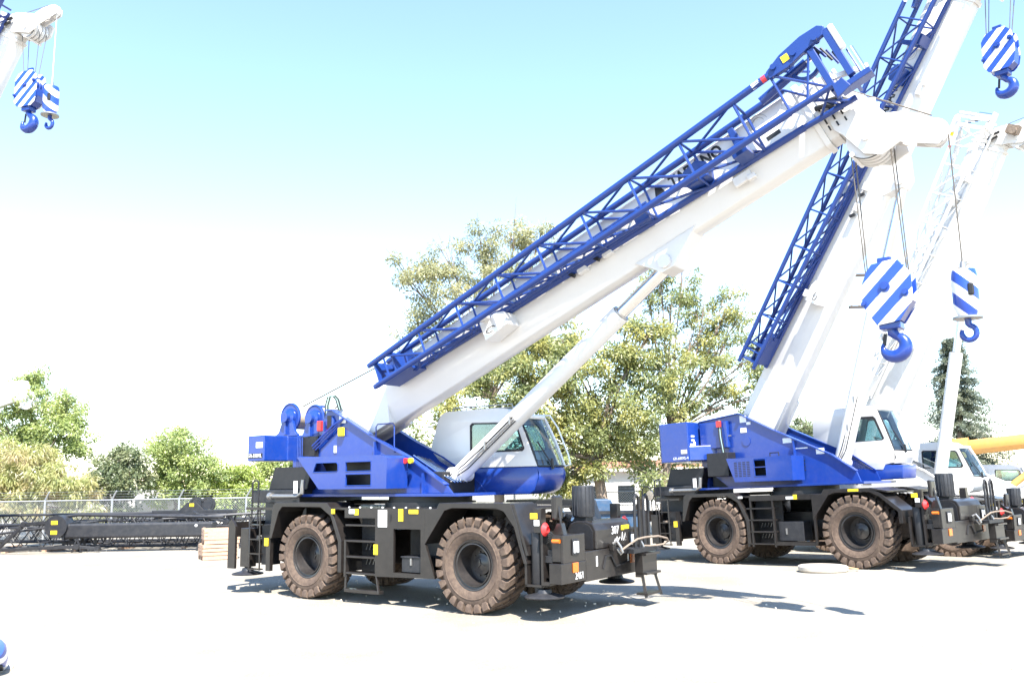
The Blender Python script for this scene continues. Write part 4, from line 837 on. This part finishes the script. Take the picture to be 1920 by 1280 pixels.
# --- third, older crane with the white lattice jib
C_POSE = (12.2, 28.0, 0, .835, 0); LC = 12.0
import copy
CAB_C = copy.deepcopy(CAB_A); CAB_C['mb'] = 'white_old'; CAB_C['mw'] = 'white_old'
SUP_C = copy.deepcopy(SUP_B); SUP_C['blue'] = 'white_old'; SUP_C['cwt'].pop('code'); SUP_C['rear_detail'] = False
cC, MC = crane('rough_terrain_crane', 'older all white crane with white lattice jib, mostly hidden behind the second blue crane', C_POSE, style='b', hi=False, sup=SUP_C, cabp=CAB_C, sc=.85,
    bm=dict(ang=63, piv=(-1.21,3.5), L=LC, mw='white_old', mj='white_old', cyls=8.1, cylbase=(1.45,0,2.6), barrel=4.6, rb=.22, stow=[(4.5,0)],
        jib=dict(s=(2.2,11.8), near=((-1.08,-1.12),1.02,.48,.90,-.02), far=(-.47,1.0,.50,.88,-.04), nb=9)))
part('head_motor', MB().box(12.6, 12.9, -.6, -.35, -.9, -.5).cyl((12.7,-.7,-.75), (12.7,-.3,-.75), .13), 'bark', cC, mtx=MC)
for i in range(3): rod('hoist_rope', cC, MC @ Vector((12.6, -.1+.1*i, -1.0)), (MC @ Vector((12.6, -.1+.1*i, -1.0)))+Vector((.25+.02*i,0,-3.0)), .012, 'rope_steel')
# --- crane at the left whose body stands outside the picture
D_POSE = (-22.3, 28.9, 0, .30, 0); LD = 15.6
cD, MD = crane('rough_terrain_crane', 'blue and white crane cut off by the left edge, its boom head showing above', D_POSE, hi=False, sup=SUP_A, cabp=CAB_A,
    bm=dict(ang=61.5, piv=(-1.45,3.5), L=LD, mw='white_paint', mj='blue_lattice', cyls=8.35, cylbase=(1.16,0,2.72), barrel=5.4, jib=dict(JB, s=(4.6,15.4))))
hd = MD @ Vector((LD+.55,0,-.86)); ropes(cD, MD, LD, (hd.x, 0, hd.z-1.5), .2, 4)
hook_block('hook_block', 'striped hook block with pale hook hanging in the top left corner', to_world(cD, (hd.x,0,hd.z-2.1)), -D_POSE[3], .95, 1.40, 'round', .66)
nd_ = MD @ Vector((LD+1.60, 0, -1.30)); rod('hoist_rope', cD, nd_, Vector((nd_.x, 0, hd.z-2.2)), .014, 'label_white')
ball_hook('ball_hook', 'small striped overhaul hook next to the hook block in the top left corner', to_world(cD, (nd_.x,0,hd.z-2.6)), -D_POSE[3], 1.25)
# --- white boom poking in over the left trees, orange crane at the right edge
E_POSE = (-33.2, 44.0, 0, .12, 0)
crane('rough_terrain_crane', 'white crane boom with its head poking in over the trees at the left edge', E_POSE, hi=False, sup=SUP_C, cabp=CAB_C, sc=.85,
    bm=dict(ang=16.5, piv=(-1.0,4.95), L=11.7, mw='white_old', mj='white_old', cyls=8.1, cylbase=(1.2,0,2.6), barrel=4.2, jib=None, rooster=False))
SUP_G = copy.deepcopy(SUP_C); SUP_G['blue'] = 'white_old'
CAB_G = copy.deepcopy(CAB_C)
crane('rough_terrain_crane', 'crane with lowered orange boom at the right edge', (18.3, 34.5, 0, .42, 0), hi=False, sup=SUP_G, cabp=CAB_G, sc=.68,
    bm=dict(ang=5.5, piv=(-2.4,4.75), L=11.4, k=.72, mw='orange_paint', mj='orange_paint', cyls=6.0, cylbase=(1.2,0,2.6), barrel=2.6, jib=None, rooster=False))
# small hook resting on the ground at the bottom left corner
bh = ball_hook('ball_hook', 'blue hook lying on the gravel at the bottom left corner', (-7.02, 12.2, .36), .4, .9); bh.rotation_euler = (rad(62), 0, .4); bh.location.z = .19
part('wire_rope', MB().tube([(0,.0,.54),(-.1,.2,.8),(-.4,.5,1.1),(-.9,.4,1.3)], .012, n=6), 'rope_steel', bh)

# ------------------------------------------------------------------ trees
def quads_mesh(name, V, m):
    n = len(V)//4; me = bpy.data.meshes.new(name)
    me.vertices.add(n*4); me.vertices.foreach_set('co', V.astype('f').reshape(-1))
    me.loops.add(n*4); me.loops.foreach_set('vertex_index', np.arange(n*4, dtype='i'))
    me.polygons.add(n); me.polygons.foreach_set('loop_start', np.arange(0, n*4, 4, dtype='i'))
    me.update(); me.validate(); me.materials.append(MATS[m]); return me
def leaves(centres, rad_, n_per, L, Wd, droop=.5, flat=.7):
    """n_per leaves round each centre: long quads fanning out and drooping"""
    C = np.repeat(centres, n_per, 0); N = len(C)
    d = RNG.normal(size=(N, 3)); d /= np.linalg.norm(d, axis=1)[:, None]
    off = d * (rad_*RNG.random(N)**.5)[:, None]; off[:, 2] *= flat
    base = C+off
    ax = d + RNG.normal(size=(N, 3))*.5; ax[:, 2] -= droop; ax /= np.linalg.norm(ax, axis=1)[:, None]
    up = RNG.normal(size=(N, 3))*.8; up[:, 2] += 1.5; up[:, 1] -= 1.0; sd = np.cross(ax, up); sd /= np.linalg.norm(sd, axis=1)[:, None]
    ln = L*(.6+.8*RNG.random(N))[:, None]; wd = Wd*(.6+.8*RNG.random(N))[:, None]
    tip = base+ax*ln; mid = base+ax*ln*.5
    V = np.stack([base, mid+sd*wd/2, tip, mid-sd*wd/2], 1).reshape(-1, 3)
    return V
def tree(name, label, base, blobs, m, clump=.45, dens=5.0, n_per=46, L=.30, Wd=.12, trunk_r=.18, limb=True, droop=.5, cat='tree', group=None, fork=None, shell=.55):
    o = thing(name, label, cat, base, group=group); bx, by, bz = base
    cs = []
    for (x, z, r, *yy) in blobs:
        dy = yy[0] if yy else RNG.uniform(-.35, .35)*r
        n = max(6, int(dens*r*r*3))
        d = RNG.normal(size=(n, 3)); d /= np.linalg.norm(d, axis=1)[:, None]
        rr = r*(shell+(1-shell)*RNG.random(n))**.6
        p = d*rr[:, None]*(.75+.5*RNG.random(n))[:, None]; p[:, 2] *= .85; p += np.array([x-bx, dy, z-bz]); cs.append(p)
    cs = np.concatenate(cs); cs = cs[cs[:, 2] > .25]
    crown = link('crown', quads_mesh('crown', leaves(cs, clump, n_per, L, Wd, droop), m), None, o)
    t = MB(); f = fork or (0, 0, min(b[1]-b[2] for b in blobs)*.5+.8)
    t.tube([(0,0,-.1), (f[0]*.4, f[1], f[2]*.5), (f[0], f[1], f[2])], trunk_r, n=10, rs=[trunk_r*1.25, trunk_r, trunk_r*.85])
    tr = part('trunk', t, 'bark', o, smooth=True)
    if limb:
        for (x, z, r, *yy) in blobs:
            e = Vector((x-bx, yy[0] if yy else 0, z-bz)); s_ = Vector(f); mid = s_.lerp(e, .5)+Vector((RNG.normal()*.2, RNG.normal()*.3, .25))
            part('limb', MB().tube([s_, mid, e, e+(e-mid)*.35], .05, n=6, rs=[trunk_r*.36, trunk_r*.22, trunk_r*.12, .012]), 'bark', tr, smooth=True)
            for q in range(5):
                w = e+Vector((RNG.normal()*r*.5, RNG.normal()*r*.5, RNG.normal()*r*.4+r*.1)); part('twig', MB().tube([mid.lerp(e, .4+.1*q), (e+w)*.5, w], .02, n=5, rs=[.022, .016, .008]), 'bark', tr)
    return o
G1 = 'broad trees behind the cranes'
tree('tall_tree', 'tall pale airy tree behind the foreground boom', (-.6, 39, 0), [(-5.0,12.0,.9),(-4.2,11.3,1.2),(-2.9,12.6,1.1),(-1.4,13.4,1.0),(.2,14.0,1.1),(1.3,13.2,.9),(-2.6,10.8,1.3),(-.7,11.6,1.5),(1.0,11.4,1.3),(-4.5,9.6,.9),(-3.4,9.0,1.1),(-4.9,8.0,.8),(-5.2,6.6,.7),(-3.8,6.8,.9),(-2.2,8.6,1.4),(-.2,8.8,1.6),(1.6,9.0,1.3)], 'leaf_pale', clump=.46, dens=3.3, n_per=150, L=.17, Wd=.06, trunk_r=.20, fork=(-.3,0,6.0), group=G1)
tree('tall_tree', 'dense tree with yellow seed clusters right behind the foreground cab', (3.75, 36.5, 0), [(-3.3,4.6,1.1),(-1.8,5.4,1.3),(-.4,6.3,1.4),(-1.6,3.6,1.2),(.2,4.6,1.5),(1.3,7.0,1.3),(2.4,7.6,1.3),(1.6,5.6,1.5),(3.2,6.3,1.5),(4.4,6.9,1.2),(2.4,4.2,1.4),(4.0,4.8,1.4),(5.2,5.4,1.2),(1.2,3.1,1.2),(2.4,2.6,1.0),(4.9,3.6,1.1),(5.6,2.5,.8),(3.4,3.2,.9),(2.0,1.9,.7),(5.4,7.7,.9),(5.0,8.6,.7),(6.1,6.7,1.0),(5.9,8.6,.6),(-.6,7.6,.9),(.9,8.2,.8)], 'leaf_ailanthus', clump=.52, dens=3.5, n_per=190, L=.17, Wd=.07, trunk_r=.24, fork=(-.35,0,3.2), group=G1)
tree('tall_tree', 'open crowned tree between the foreground lift cylinder and the second crane', (6.2, 37.5, 0), [(6.6,11.6,.8),(7.5,10.9,1.0),(7.0,9.8,.9),(8.4,9.7,1.0),(9.5,9.9,.8),(9.9,9.2,.6),(7.9,8.6,1.2),(9.2,8.0,1.2),(6.8,7.6,1.1),(8.2,6.9,1.3),(9.7,6.7,1.1),(10.3,5.8,.9),(7.0,5.8,1.2),(8.6,5.3,1.2),(9.8,4.7,.9),(6.6,4.2,.9),(10.6,7.6,.7),(10.9,6.4,.6),(6.0,10.4,.6)], 'leaf_ailanthus', clump=.42, dens=2.7, n_per=150, L=.17, Wd=.06, trunk_r=.17, fork=(.5,0,4.2), group=G1)
tree('slim_tree', 'slim tree with leaning grey trunk by the white building', (5.1, 38.6, 0), [(4.6,3.9,.8),(5.6,3.4,.8),(6.6,3.6,.9),(7.4,3.0,.9),(7.8,4.0,.9)], 'leaf_ailanthus', clump=.4, dens=4, n_per=60, L=.21, Wd=.07, trunk_r=.15, fork=(.7,0,2.2), group=G1)
G2 = 'trees beyond the chain link fence'
tree('leafy_tree', 'tallest green tree at the left edge beyond the fence', (-23.6, 44, 0), [(-25.6,5.6,1.4),(-24.9,7.3,.9),(-24.3,8.2,.6),(-23.6,6.6,1.2),(-22.6,6.2,.9),(-23.0,5.0,1.3),(-22.0,4.6,1.0),(-24.6,4.4,1.4)], 'leaf_green', dens=6, n_per=140, L=.15, Wd=.075, trunk_r=.2, group=G2)
tree('willow_tree', 'yellow and tan drooping tree low at the left edge', (-23.4, 41.6, 0), [(-25.2,3.9,1.1),(-24.0,3.3,1.2),(-22.6,3.3,1.2),(-21.4,2.8,1.1),(-20.4,2.3,.9),(-23.2,2.1,1.2),(-24.6,2.0,1.2),(-21.8,1.7,1.1),(-20.2,1.4,.8)], 'leaf_tan', clump=.45, dens=6.5, n_per=140, L=.24, Wd=.045, droop=1.3, group=G2)
tree('leafy_tree', 'dark green tree in the middle of the left fence', (-19.4, 43.4, 0), [(-19.8,3.3,.9),(-19.0,3.7,.9),(-18.9,2.7,1.0),(-19.9,2.2,1.0),(-19.2,1.5,.9)], 'leaf_dark', dens=6.5, n_per=140, L=.15, Wd=.085, group=G2)
tree('leafy_tree', 'bright green rounded tree beyond the left fence', (-17.2, 45, 0), [(-18.2,3.9,1.0),(-17.2,4.4,1.1),(-16.3,3.8,1.0),(-17.0,3.0,1.3),(-15.6,2.8,1.0),(-16.2,2.0,1.1),(-17.9,2.2,1.0)], 'leaf_green', dens=6.5, n_per=140, L=.15, Wd=.075, group=G2)
tree('leafy_bush', 'lime green bush beyond the fence near the counterweight', (-14.0, 45, 0), [(-15.1,2.5,.9),(-14.3,2.9,.9),(-13.5,2.4,.9),(-14.2,1.8,1.0),(-13.0,1.6,.8),(-15.0,1.6,.8)], 'leaf_lime', dens=6.5, n_per=140, L=.14, Wd=.075, group=G2, cat='bush')
tree('leafy_tree', 'green tree showing under the foreground counterweight', (-12.0, 48, 0), [(-13.2,3.2,1.0),(-12.2,3.5,1.1),(-11.2,3.1,1.1),(-10.2,3.4,1.1),(-12.3,2.2,1.2),(-10.8,2.0,1.2),(-9.4,2.6,1.1)], 'leaf_green', dens=6.5, n_per=140, L=.15, Wd=.075, group=G2)
tree('round_tree', 'small round olive tree far behind the second crane', (16.4, 50, 0), [(16.4,5.0,.75),(16.0,4.6,.6),(16.9,4.5,.6),(16.4,4.0,.7)], 'leaf_dark', clump=.25, dens=14, L=.16, Wd=.09, trunk_r=.12)
def redwood():
    o = thing('redwood_tree', 'dark conical conifer far behind the hanging hooks at right', 'tree', (30.6, 60, 0))
    part('trunk', MB().tube([(0,0,-.1),(0,0,5),(0,0,11.6)], .3, n=10, rs=[.38,.25,.04]), 'bark', o, smooth=True)
    cs = []
    for k in range(46):
        z = 1.6+9.8*k/45; R_ = 3.7*(1-(z-1.0)/11.2)**.8+.12
        for q in range(6):
            a = RNG.uniform(0, 6.28); ln = R_*RNG.uniform(.55, 1.12)
            for f in np.linspace(.2, 1, 8): cs.append((ln*f*math.cos(a), ln*f*math.sin(a), z-.28*f*f*ln+.12*f))
    cs = np.array(cs)
    link('crown', quads_mesh('crown', leaves(cs, .20, 26, .20, .06, droop=.5, flat=.5), 'leaf_redwood'), None, o)
redwood()

# ------------------------------------------------------------------ fence, buildings, yard clutter
def fence():
    x0, x1, Y, H = -27.0, 9.0, 39.6, 1.80
    o = thing('chain_link_fence', 'grey chain link fence with angled barbed wire arms behind the yard', 'fence', (0, Y, 0))
    px = np.arange(x0, x1+.1, 3.0)
    for x in px:
        p = part('post', MB().cyl((x,0,-.1), (x,0,H+.06), .045, n=10), 'galvanised', o, smooth=True)
        part('barb_arm', MB().bar((x,0,H+.03), (x+.26,-.18,H+.40), .05, .05), 'galvanised', p)
    rod('top_rail', o, (x0,0,H), (x1,0,H), .028, 'galvanised', 8)
    for q in range(3): rod('barbed_wire', o, (x0+.09+.08*q,-.06*(q+1),H+.14+.12*q), (x1,-.06*(q+1),H+.14+.12*q), .006, 'galvanised', 4)
    V = []; st = .11; w = .007
    n = int((x1-x0+H)/st)
    for i in range(n):
        for sg in (1, -1):
            a = x0-H+i*st if sg > 0 else x0+i*st
            pts = [(a, .04), (a+H*sg if sg > 0 else a-H, H)]
            (xa, za), (xb, zb) = pts
            if max(xa, xb) < x0 or min(xa, xb) > x1: continue
            y = .004*sg
            V += [(xa-w, y, za), (xa+w, y, za), (xb+w, y, zb), (xb-w, y, zb)]
    f = link('wire_mesh', quads_mesh('wire_mesh', np.array(V), 'galvanised'), None, o); f['kind'] = 'stuff'
fence()
def building(name, label, x0, x1, y0, y1, h, roofm, wallm='stucco', rise=.5, over=.35):
    o = thing(name, label, 'building', ((x0+x1)/2, (y0+y1)/2, 0)); w, d = (x1-x0)/2, (y1-y0)/2
    part('wall', MB().box(-w, w, -d, d, -.1, h), wallm, o)
    part('roof', MB().prism([(-d-over,h+.003),(d+over,h+.003),(d+over,h+.13),(0,h+.13+rise),(-d-over,h+.13)], -w-over, w+over, ax=0), roofm, o)
    part('fascia', MB().box(-w-over, w+over, -d-over-.03, -d-over-.002, h-.02, h+.15), 'stucco', o)
    for i in range(max(1, int(w))):
        x = -w+.9+i*2.0; wf = part('window', MB().box(x, x+.9, -d-.03, -d-.004, 1.1, 2.0), 'dark_window', o); part('frame', MB().box(x-.06, x+.96, -d-.05, -d-.031, 1.02, 1.09), 'label_white', wf)
    return o
building('white_building', 'low white building with brown tiled roof behind the tree trunks', 2.6, 12.5, 47, 53, 2.75, 'roof_tile')
building('shed', 'low shed with pale beige roof beyond the fence', -16.5, -9.5, 50, 55, 2.35, 'roof_beige', rise=.35)
def trailer():
    o = thing('box_trailer', 'white box trailer parked beyond the left fence', 'trailer', (-18.0, 46.6, 0))
    part('body', MB().box(-1.6, 1.9, -.9, .9, .55, 1.75), 'stucco', o, bevel=.03); part('chassis', MB().box(-1.6, 1.9, -.7, .7, .42, .549), 'black', o)
    for x in (-.9, 1.2):
        part('wheel', MB().cyl((x,-.92,.33), (x,-.72,.33), .33, n=18), 'rubber', o, smooth=True); part('wheel', MB().cyl((x,.72,.33), (x,.92,.33), .33, n=18), 'rubber', o, smooth=True)
    for q in range(6): part('side_rib', MB().box(-1.5+q*.62, -1.47+q*.62, -.93, -.9, .6, 1.7), 'label_white', o)
trailer()
def skip():
    o = thing('steel_bin', 'blue steel bin standing behind the front of the foreground crane', 'bin', (3.1, 31.5, 0))
    part('side_wall', MB().prism([(-1.1,.15),(1.0,.15),(1.35,1.25),(-1.35,1.25)], -.9, -.84), 'blue_box', o); part('side_wall', MB().prism([(-1.1,.15),(1.0,.15),(1.35,1.25),(-1.35,1.25)], .84, .9), 'blue_box', o)
    part('floor', MB().box(-1.1, 1.0, -.84, .84, .15, .2), 'blue_box', o); part('end_wall', MB().bar((-1.1,0,.18), (-1.35,0,1.25), 1.68, .05, up=(1,0,0)), 'blue_box', o); part('end_wall', MB().bar((1.0,0,.18), (1.35,0,1.25), 1.68, .05, up=(1,0,0)), 'blue_box', o)
    part('rim', MB().box(-1.4, 1.42, -.97, -.90, 1.20, 1.30), 'black_steel', o); part('lid', MB().prism([(-.9,1.28),(.4,1.28),(.25,1.68),(-.9,1.68)], -.7, .7), 'blue_box', o, bevel=.02)
    for x in (-.9, .8): part('skid', MB().box(x-.08, x+.08, -.8, .8, 0, .15), 'black', o)
skip()
def truss(name, label, p0, p1, w, h, nb, z0=.12, taper=1.0, rc=.042, rb=.021):
    p0 = Vector(p0); p1 = Vector(p1); d = (p1-p0); L = d.length; rz = math.atan2(d.y, d.x)
    o = thing(name, label, 'boom section', (p0.x, p0.y, 0), rz, group='black lattice boom sections on the ground')
    P = lambda i, sy, tp: Vector((L*i/nb, sy*w/2*(taper+(1-taper)*i/nb), z0+(h*(taper+(1-taper)*i/nb) if tp else 0)))
    for sy in (-1, 1):
        for tp in (0, 1):
            part('chord', MB().tube([P(0,sy,tp), P(nb,sy,tp)], rc, n=9), 'black_steel', o, smooth=True)
    for i in range(nb):
        for sy in (-1, 1): rod('brace', o, P(i,sy,0), P(i+.5,sy,1), rb, 'black_steel'); rod('brace', o, P(i+.5,sy,1), P(i+1,sy,0), rb, 'black_steel')
        for tp in (0, 1): rod('brace', o, P(i,-1,tp), P(i+.5,1,tp), rb, 'black_steel'); rod('brace', o, P(i+.5,1,tp), P(i+1,-1,tp), rb, 'black_steel')
    for i in (0, nb):
        for sy in (-1, 1): part('end_lug', MB().box(P(i,sy,0).x-.12, P(i,sy,0).x+.12, P(i,sy,0).y-.05, P(i,sy,0).y+.05, z0-.08, z0+.08), 'black_steel', o, bevel=.02)
        part('end_frame', MB().bar(P(i,-1,1), P(i,1,1), .08, .08).bar(P(i,-1,0), P(i,1,0), .08, .08).bar(P(i,-1,0), P(i,-1,1), .07, .07).bar(P(i,1,0), P(i,1,1), .07, .07), 'black_steel', o)
    for q in range(2): part('timber', MB().box(L*(.15+.65*q), L*(.15+.65*q)+.14, -w*.6, w*.6, 0, .10), 'wood', o)
    return o
truss('boom_section', 'black lattice boom section lying nearest the left edge, with round drum on its end', (-19.9,34.0), (-16.1,34.6), 1.2, .95, 4, .14, .55)
t2 = truss('boom_section', 'long black lattice boom section lying under the thick dark beam', (-16.2,35.0), (-9.8,34.6), 1.1, .72, 9)
truss('boom_section', 'black lattice boom section lying furthest back along the fence', (-18.5,37.4), (-10.2,36.8), 1.3, .85, 10, .14)
truss('boom_section', 'short black lattice boom section leaning high in the pile by the fence', (-15.8,36.2), (-11.4,35.7), .8, .50, 6, .75)
for (lb, p0, p1, w_, h_, nb_, z_, tp_) in (
    ('black lattice boom section tilted across the left end of the pile', (-22.5,35.4), (-16.6,34.0), .9, .70, 7, .35, .8),
    ('narrow black lattice section on top of the pile near the drum', (-21.5,36.2), (-14.2,36.6), .7, .5, 10, .80, 1.0),
    ('black lattice section sticking out toward the pallet boxes', (-13.6,34.4), (-8.9,35.6), .8, .62, 7, .70, .7)):
    truss('boom_section', lb, p0, p1, w_, h_, nb_, z_, tp_)
def pendant(name, label, pts):
    o = thing(name, label, 'steel strut', pts[0]); p0 = Vector(pts[0])
    for a, b in zip(pts[:-1], pts[1:]): part('bar', MB().bar(Vector(a)-p0, Vector(b)-p0, .11, .11), 'black_steel', o, bevel=.01)
    for a in pts: part('pin_eye', MB().cyl(Vector(a)-p0+Vector((0,-.09,0)), Vector(a)-p0+Vector((0,.09,0)), .10, n=12), 'black_steel', o, smooth=True)
pendant('strut', 'bent black strut rising from the ground at the left end of the pile', [(-19.4,33.4,.12), (-18.5,33.5,1.05), (-16.9,33.4,1.15)])
pendant('strut', 'long black strut lying low before the thick dark beam', [(-19.6,33.0,.12), (-16.2,33.0,.22), (-15.5,33.1,.14)])
pendant('strut', 'black peaked strut on the right half of the pile', [(-14.4,34.4,.95), (-12.5,34.5,1.32), (-11.2,34.5,.98)])
def beam():
    o = thing('steel_beam', 'thick smooth dark grey beam resting on the lattice boom sections', 'beam', (-16.9, 33.55, 0), -.02)
    part('body', MB().prism([(-.20,.50),(.20,.50),(.24,.56),(.24,.98),(.20,1.04),(-.20,1.04),(-.24,.98),(-.24,.56)], 0, 5.6, ax=0), 'black_steel', o, bevel=.02)
    part('end_cap', MB().box(-.03, .04, -.28, .28, .46, 1.08), 'black_steel', o, bevel=.01)
    part('top_rail', MB().tube([(-.2,.1,1.30),(.4,.1,1.36),(5.9,.1,1.20)], .06, n=8), 'black_steel', o, smooth=True)
    for x in (.5, 5.2):
        for yy in (-.2, .2): part('cradle', MB().bar((x-.16,yy,0), (x+.02,yy,.51), .06, .06).bar((x+.20,yy,0), (x+.02,yy,.51), .06, .06), 'black_steel', o)
    part('label', MB().cyl((5.0,-.243,.92), (5.0,-.25,.92), .05, n=12), 'label_white', o)
    d = part('drum', MB().cyl((-.25,-.35,.95), (-.25,.25,.95), .42, n=28), 'black_steel', o, smooth=True)
    for z in (1.10, .74): part('warning_label', MB().box(-.42, -.18, -.362, -.352, z-.07, z+.07), 'yellow', d)
beam()
def sheave_frame():
    o = thing('sheave_frame', 'black frame with two big sheaves on top of the boom pile', 'sheave frame', (-13.0, 35.9, 1.29), -.03)
    part('frame', MB().box(-1.6, 1.7, -.25, .25, 0, .12).prism([(-.5,.12),(.5,.12),(.2,.42),(-.2,.42)], -.22, .22), 'black_steel', o, bevel=.01)
    for x in (.15, .62): part('sheave', MB().lathe([(-.05,.30),(0,.27),(.05,.30),(.05,.22),(-.05,.22)], c=(x,-.1,.34), n=26, closed=True).cyl((x,-.14,.34), (x,-.06,.34), .20, n=16), 'black_steel', o, smooth=True)
    part('warning_label', MB().box(-.08, .10, -.24, -.23, .26, .38), 'yellow', o)
    for x in (-1.4, 1.5): part('support_leg', MB().box(x-.05, x+.05, -.2, .2, -.60, 0), 'black_steel', o)
sheave_frame()
def crate(name, label, x, y, z, w, d, h, rz):
    o = thing(name, label, 'pallet box', (x, y, z), rz, group='weathered wooden pallet boxes behind the foreground crane')
    for q in range(3): part('runner', MB().box(-w/2, w/2, -d/2+q*(d-.10)/2, -d/2+.10+q*(d-.10)/2, 0, .10), 'wood', o)
    for q in range(4):
        yy = -d/2+q*(d-.16)/3; part('deck_board', MB().box(-w/2, w/2, yy, yy+.16, .102, .13), 'wood', o)
    n = 3
    for q in range(n):
        z0 = .14+q*(h-.14)/n; z1 = z0+(h-.14)/n*.80
        for sy in (-1, 1): part('side_board', MB().box(-w/2, w/2, sy*d/2-.015, sy*d/2+.015, z0, z1), 'wood', o)
        for sx in (-1, 1): part('side_board', MB().box(sx*w/2-.015, sx*w/2+.015, -d/2+.02, d/2-.02, z0, z1), 'wood', o)
    for sx in (-1, 1):
        for sy in (-1, 1): part('corner_post', MB().box(sx*(w/2-.06)-.04, sx*(w/2-.06)+.04, sy*(d/2-.07)-.04, sy*(d/2-.07)+.04, .131, h), 'wood', o)
crate('pallet_box', 'lower weathered wooden pallet box of the stack behind the foreground crane', -9.85, 29.6, 0, 1.1, .9, .50, .5)
crate('pallet_box', 'upper weathered wooden pallet box of the stack behind the foreground crane', -9.8, 29.65, .502, 1.1, .9, .50, .44)
def pad():
    o = thing('outrigger_pad', 'pale round outrigger pad lying on the gravel before the second crane', 'outrigger pad', (7.72, 22.55, .055))
    part('disc', MB().lathe([(-.03,0),(-.03,.56),(.02,.60),(.10,.60),(.12,.57),(.12,0)], ax=2, n=40), 'pad_wood', o, smooth=True)
    part('rope_handle', MB().tube([(.55,-.25,.08),(.75,-.3,.05),(.85,-.1,.03),(.75,.1,.04),(.58,.15,.08)], .015, n=6), 'canvas_rope', o, smooth=True)
pad()
def pole():
    o = thing('utility_pole', 'wooden power pole with crossarms hidden behind the big striped hook block', 'utility pole', (21.6, 50, 0))
    part('shaft', MB().cyl((0,0,-.1), (0,0,14.6), .17, .11, n=12), 'pole_wood', o, smooth=True)
    for z, w in ((13.9, 2.1), (12.0, 1.9)):
        a = part('crossarm', MB().box(-w, w, -.08, .08, z-.07, z+.07), 'pole_wood', o)
        for x in (-w+.15, -w+.6, w-.6, w-.15): part('insulator', MB().lathe([(z+.07,.03),(z+.12,.06),(z+.20,.07),(z+.24,.03)], c=(x,0,0), ax=2, n=10), 'label_white', a)
    part('transformer', MB().cyl((-.7,-.1,12.5), (-.7,-.1,13.3), .24, n=14), 'steel', o, smooth=True)
pole()
# scattered stones
def stones():
    n = 900; V = []
    F = []
    for i in range(n):
        y = 6.5+28*RNG.random()**1.3; x = RNG.uniform(-.62, .62)*y; s = RNG.uniform(.008, .022)*(1 if RNG.random() < .95 else 1.8)
        o = len(V); ring = [(x+s*(.7+.6*RNG.random())*math.cos(t), y+s*(.7+.6*RNG.random())*math.sin(t)) for t in np.linspace(0, 6.28, 6)[:-1]]
        g = ground_z(x, y)-.02
        V += [(a, b, g) for a, b in ring] + [(x+(a-x)*.7, y+(b-y)*.7, g+.02+s*.7) for a, b in ring]
        F += [(o+k, o+(k+1) % 5, o+5+(k+1) % 5, o+5+k) for k in range(5)] + [(o+5, o+6, o+7, o+8, o+9)]
    me = bpy.data.meshes.new('stones'); me.from_pydata(V, [], F); me.materials.append(MATS['pad_wood']); o = bpy.data.objects.new('loose_stones', me); COL.objects.link(o)
    o['kind'] = 'stuff'; o['label'] = 'small loose stones scattered over the pale gravel'; o['category'] = 'stones'
stones()
for _o in COL.objects:
    if _o.parent is None and _o.type == 'EMPTY' and _o.name.startswith('rough_terrain'): pass
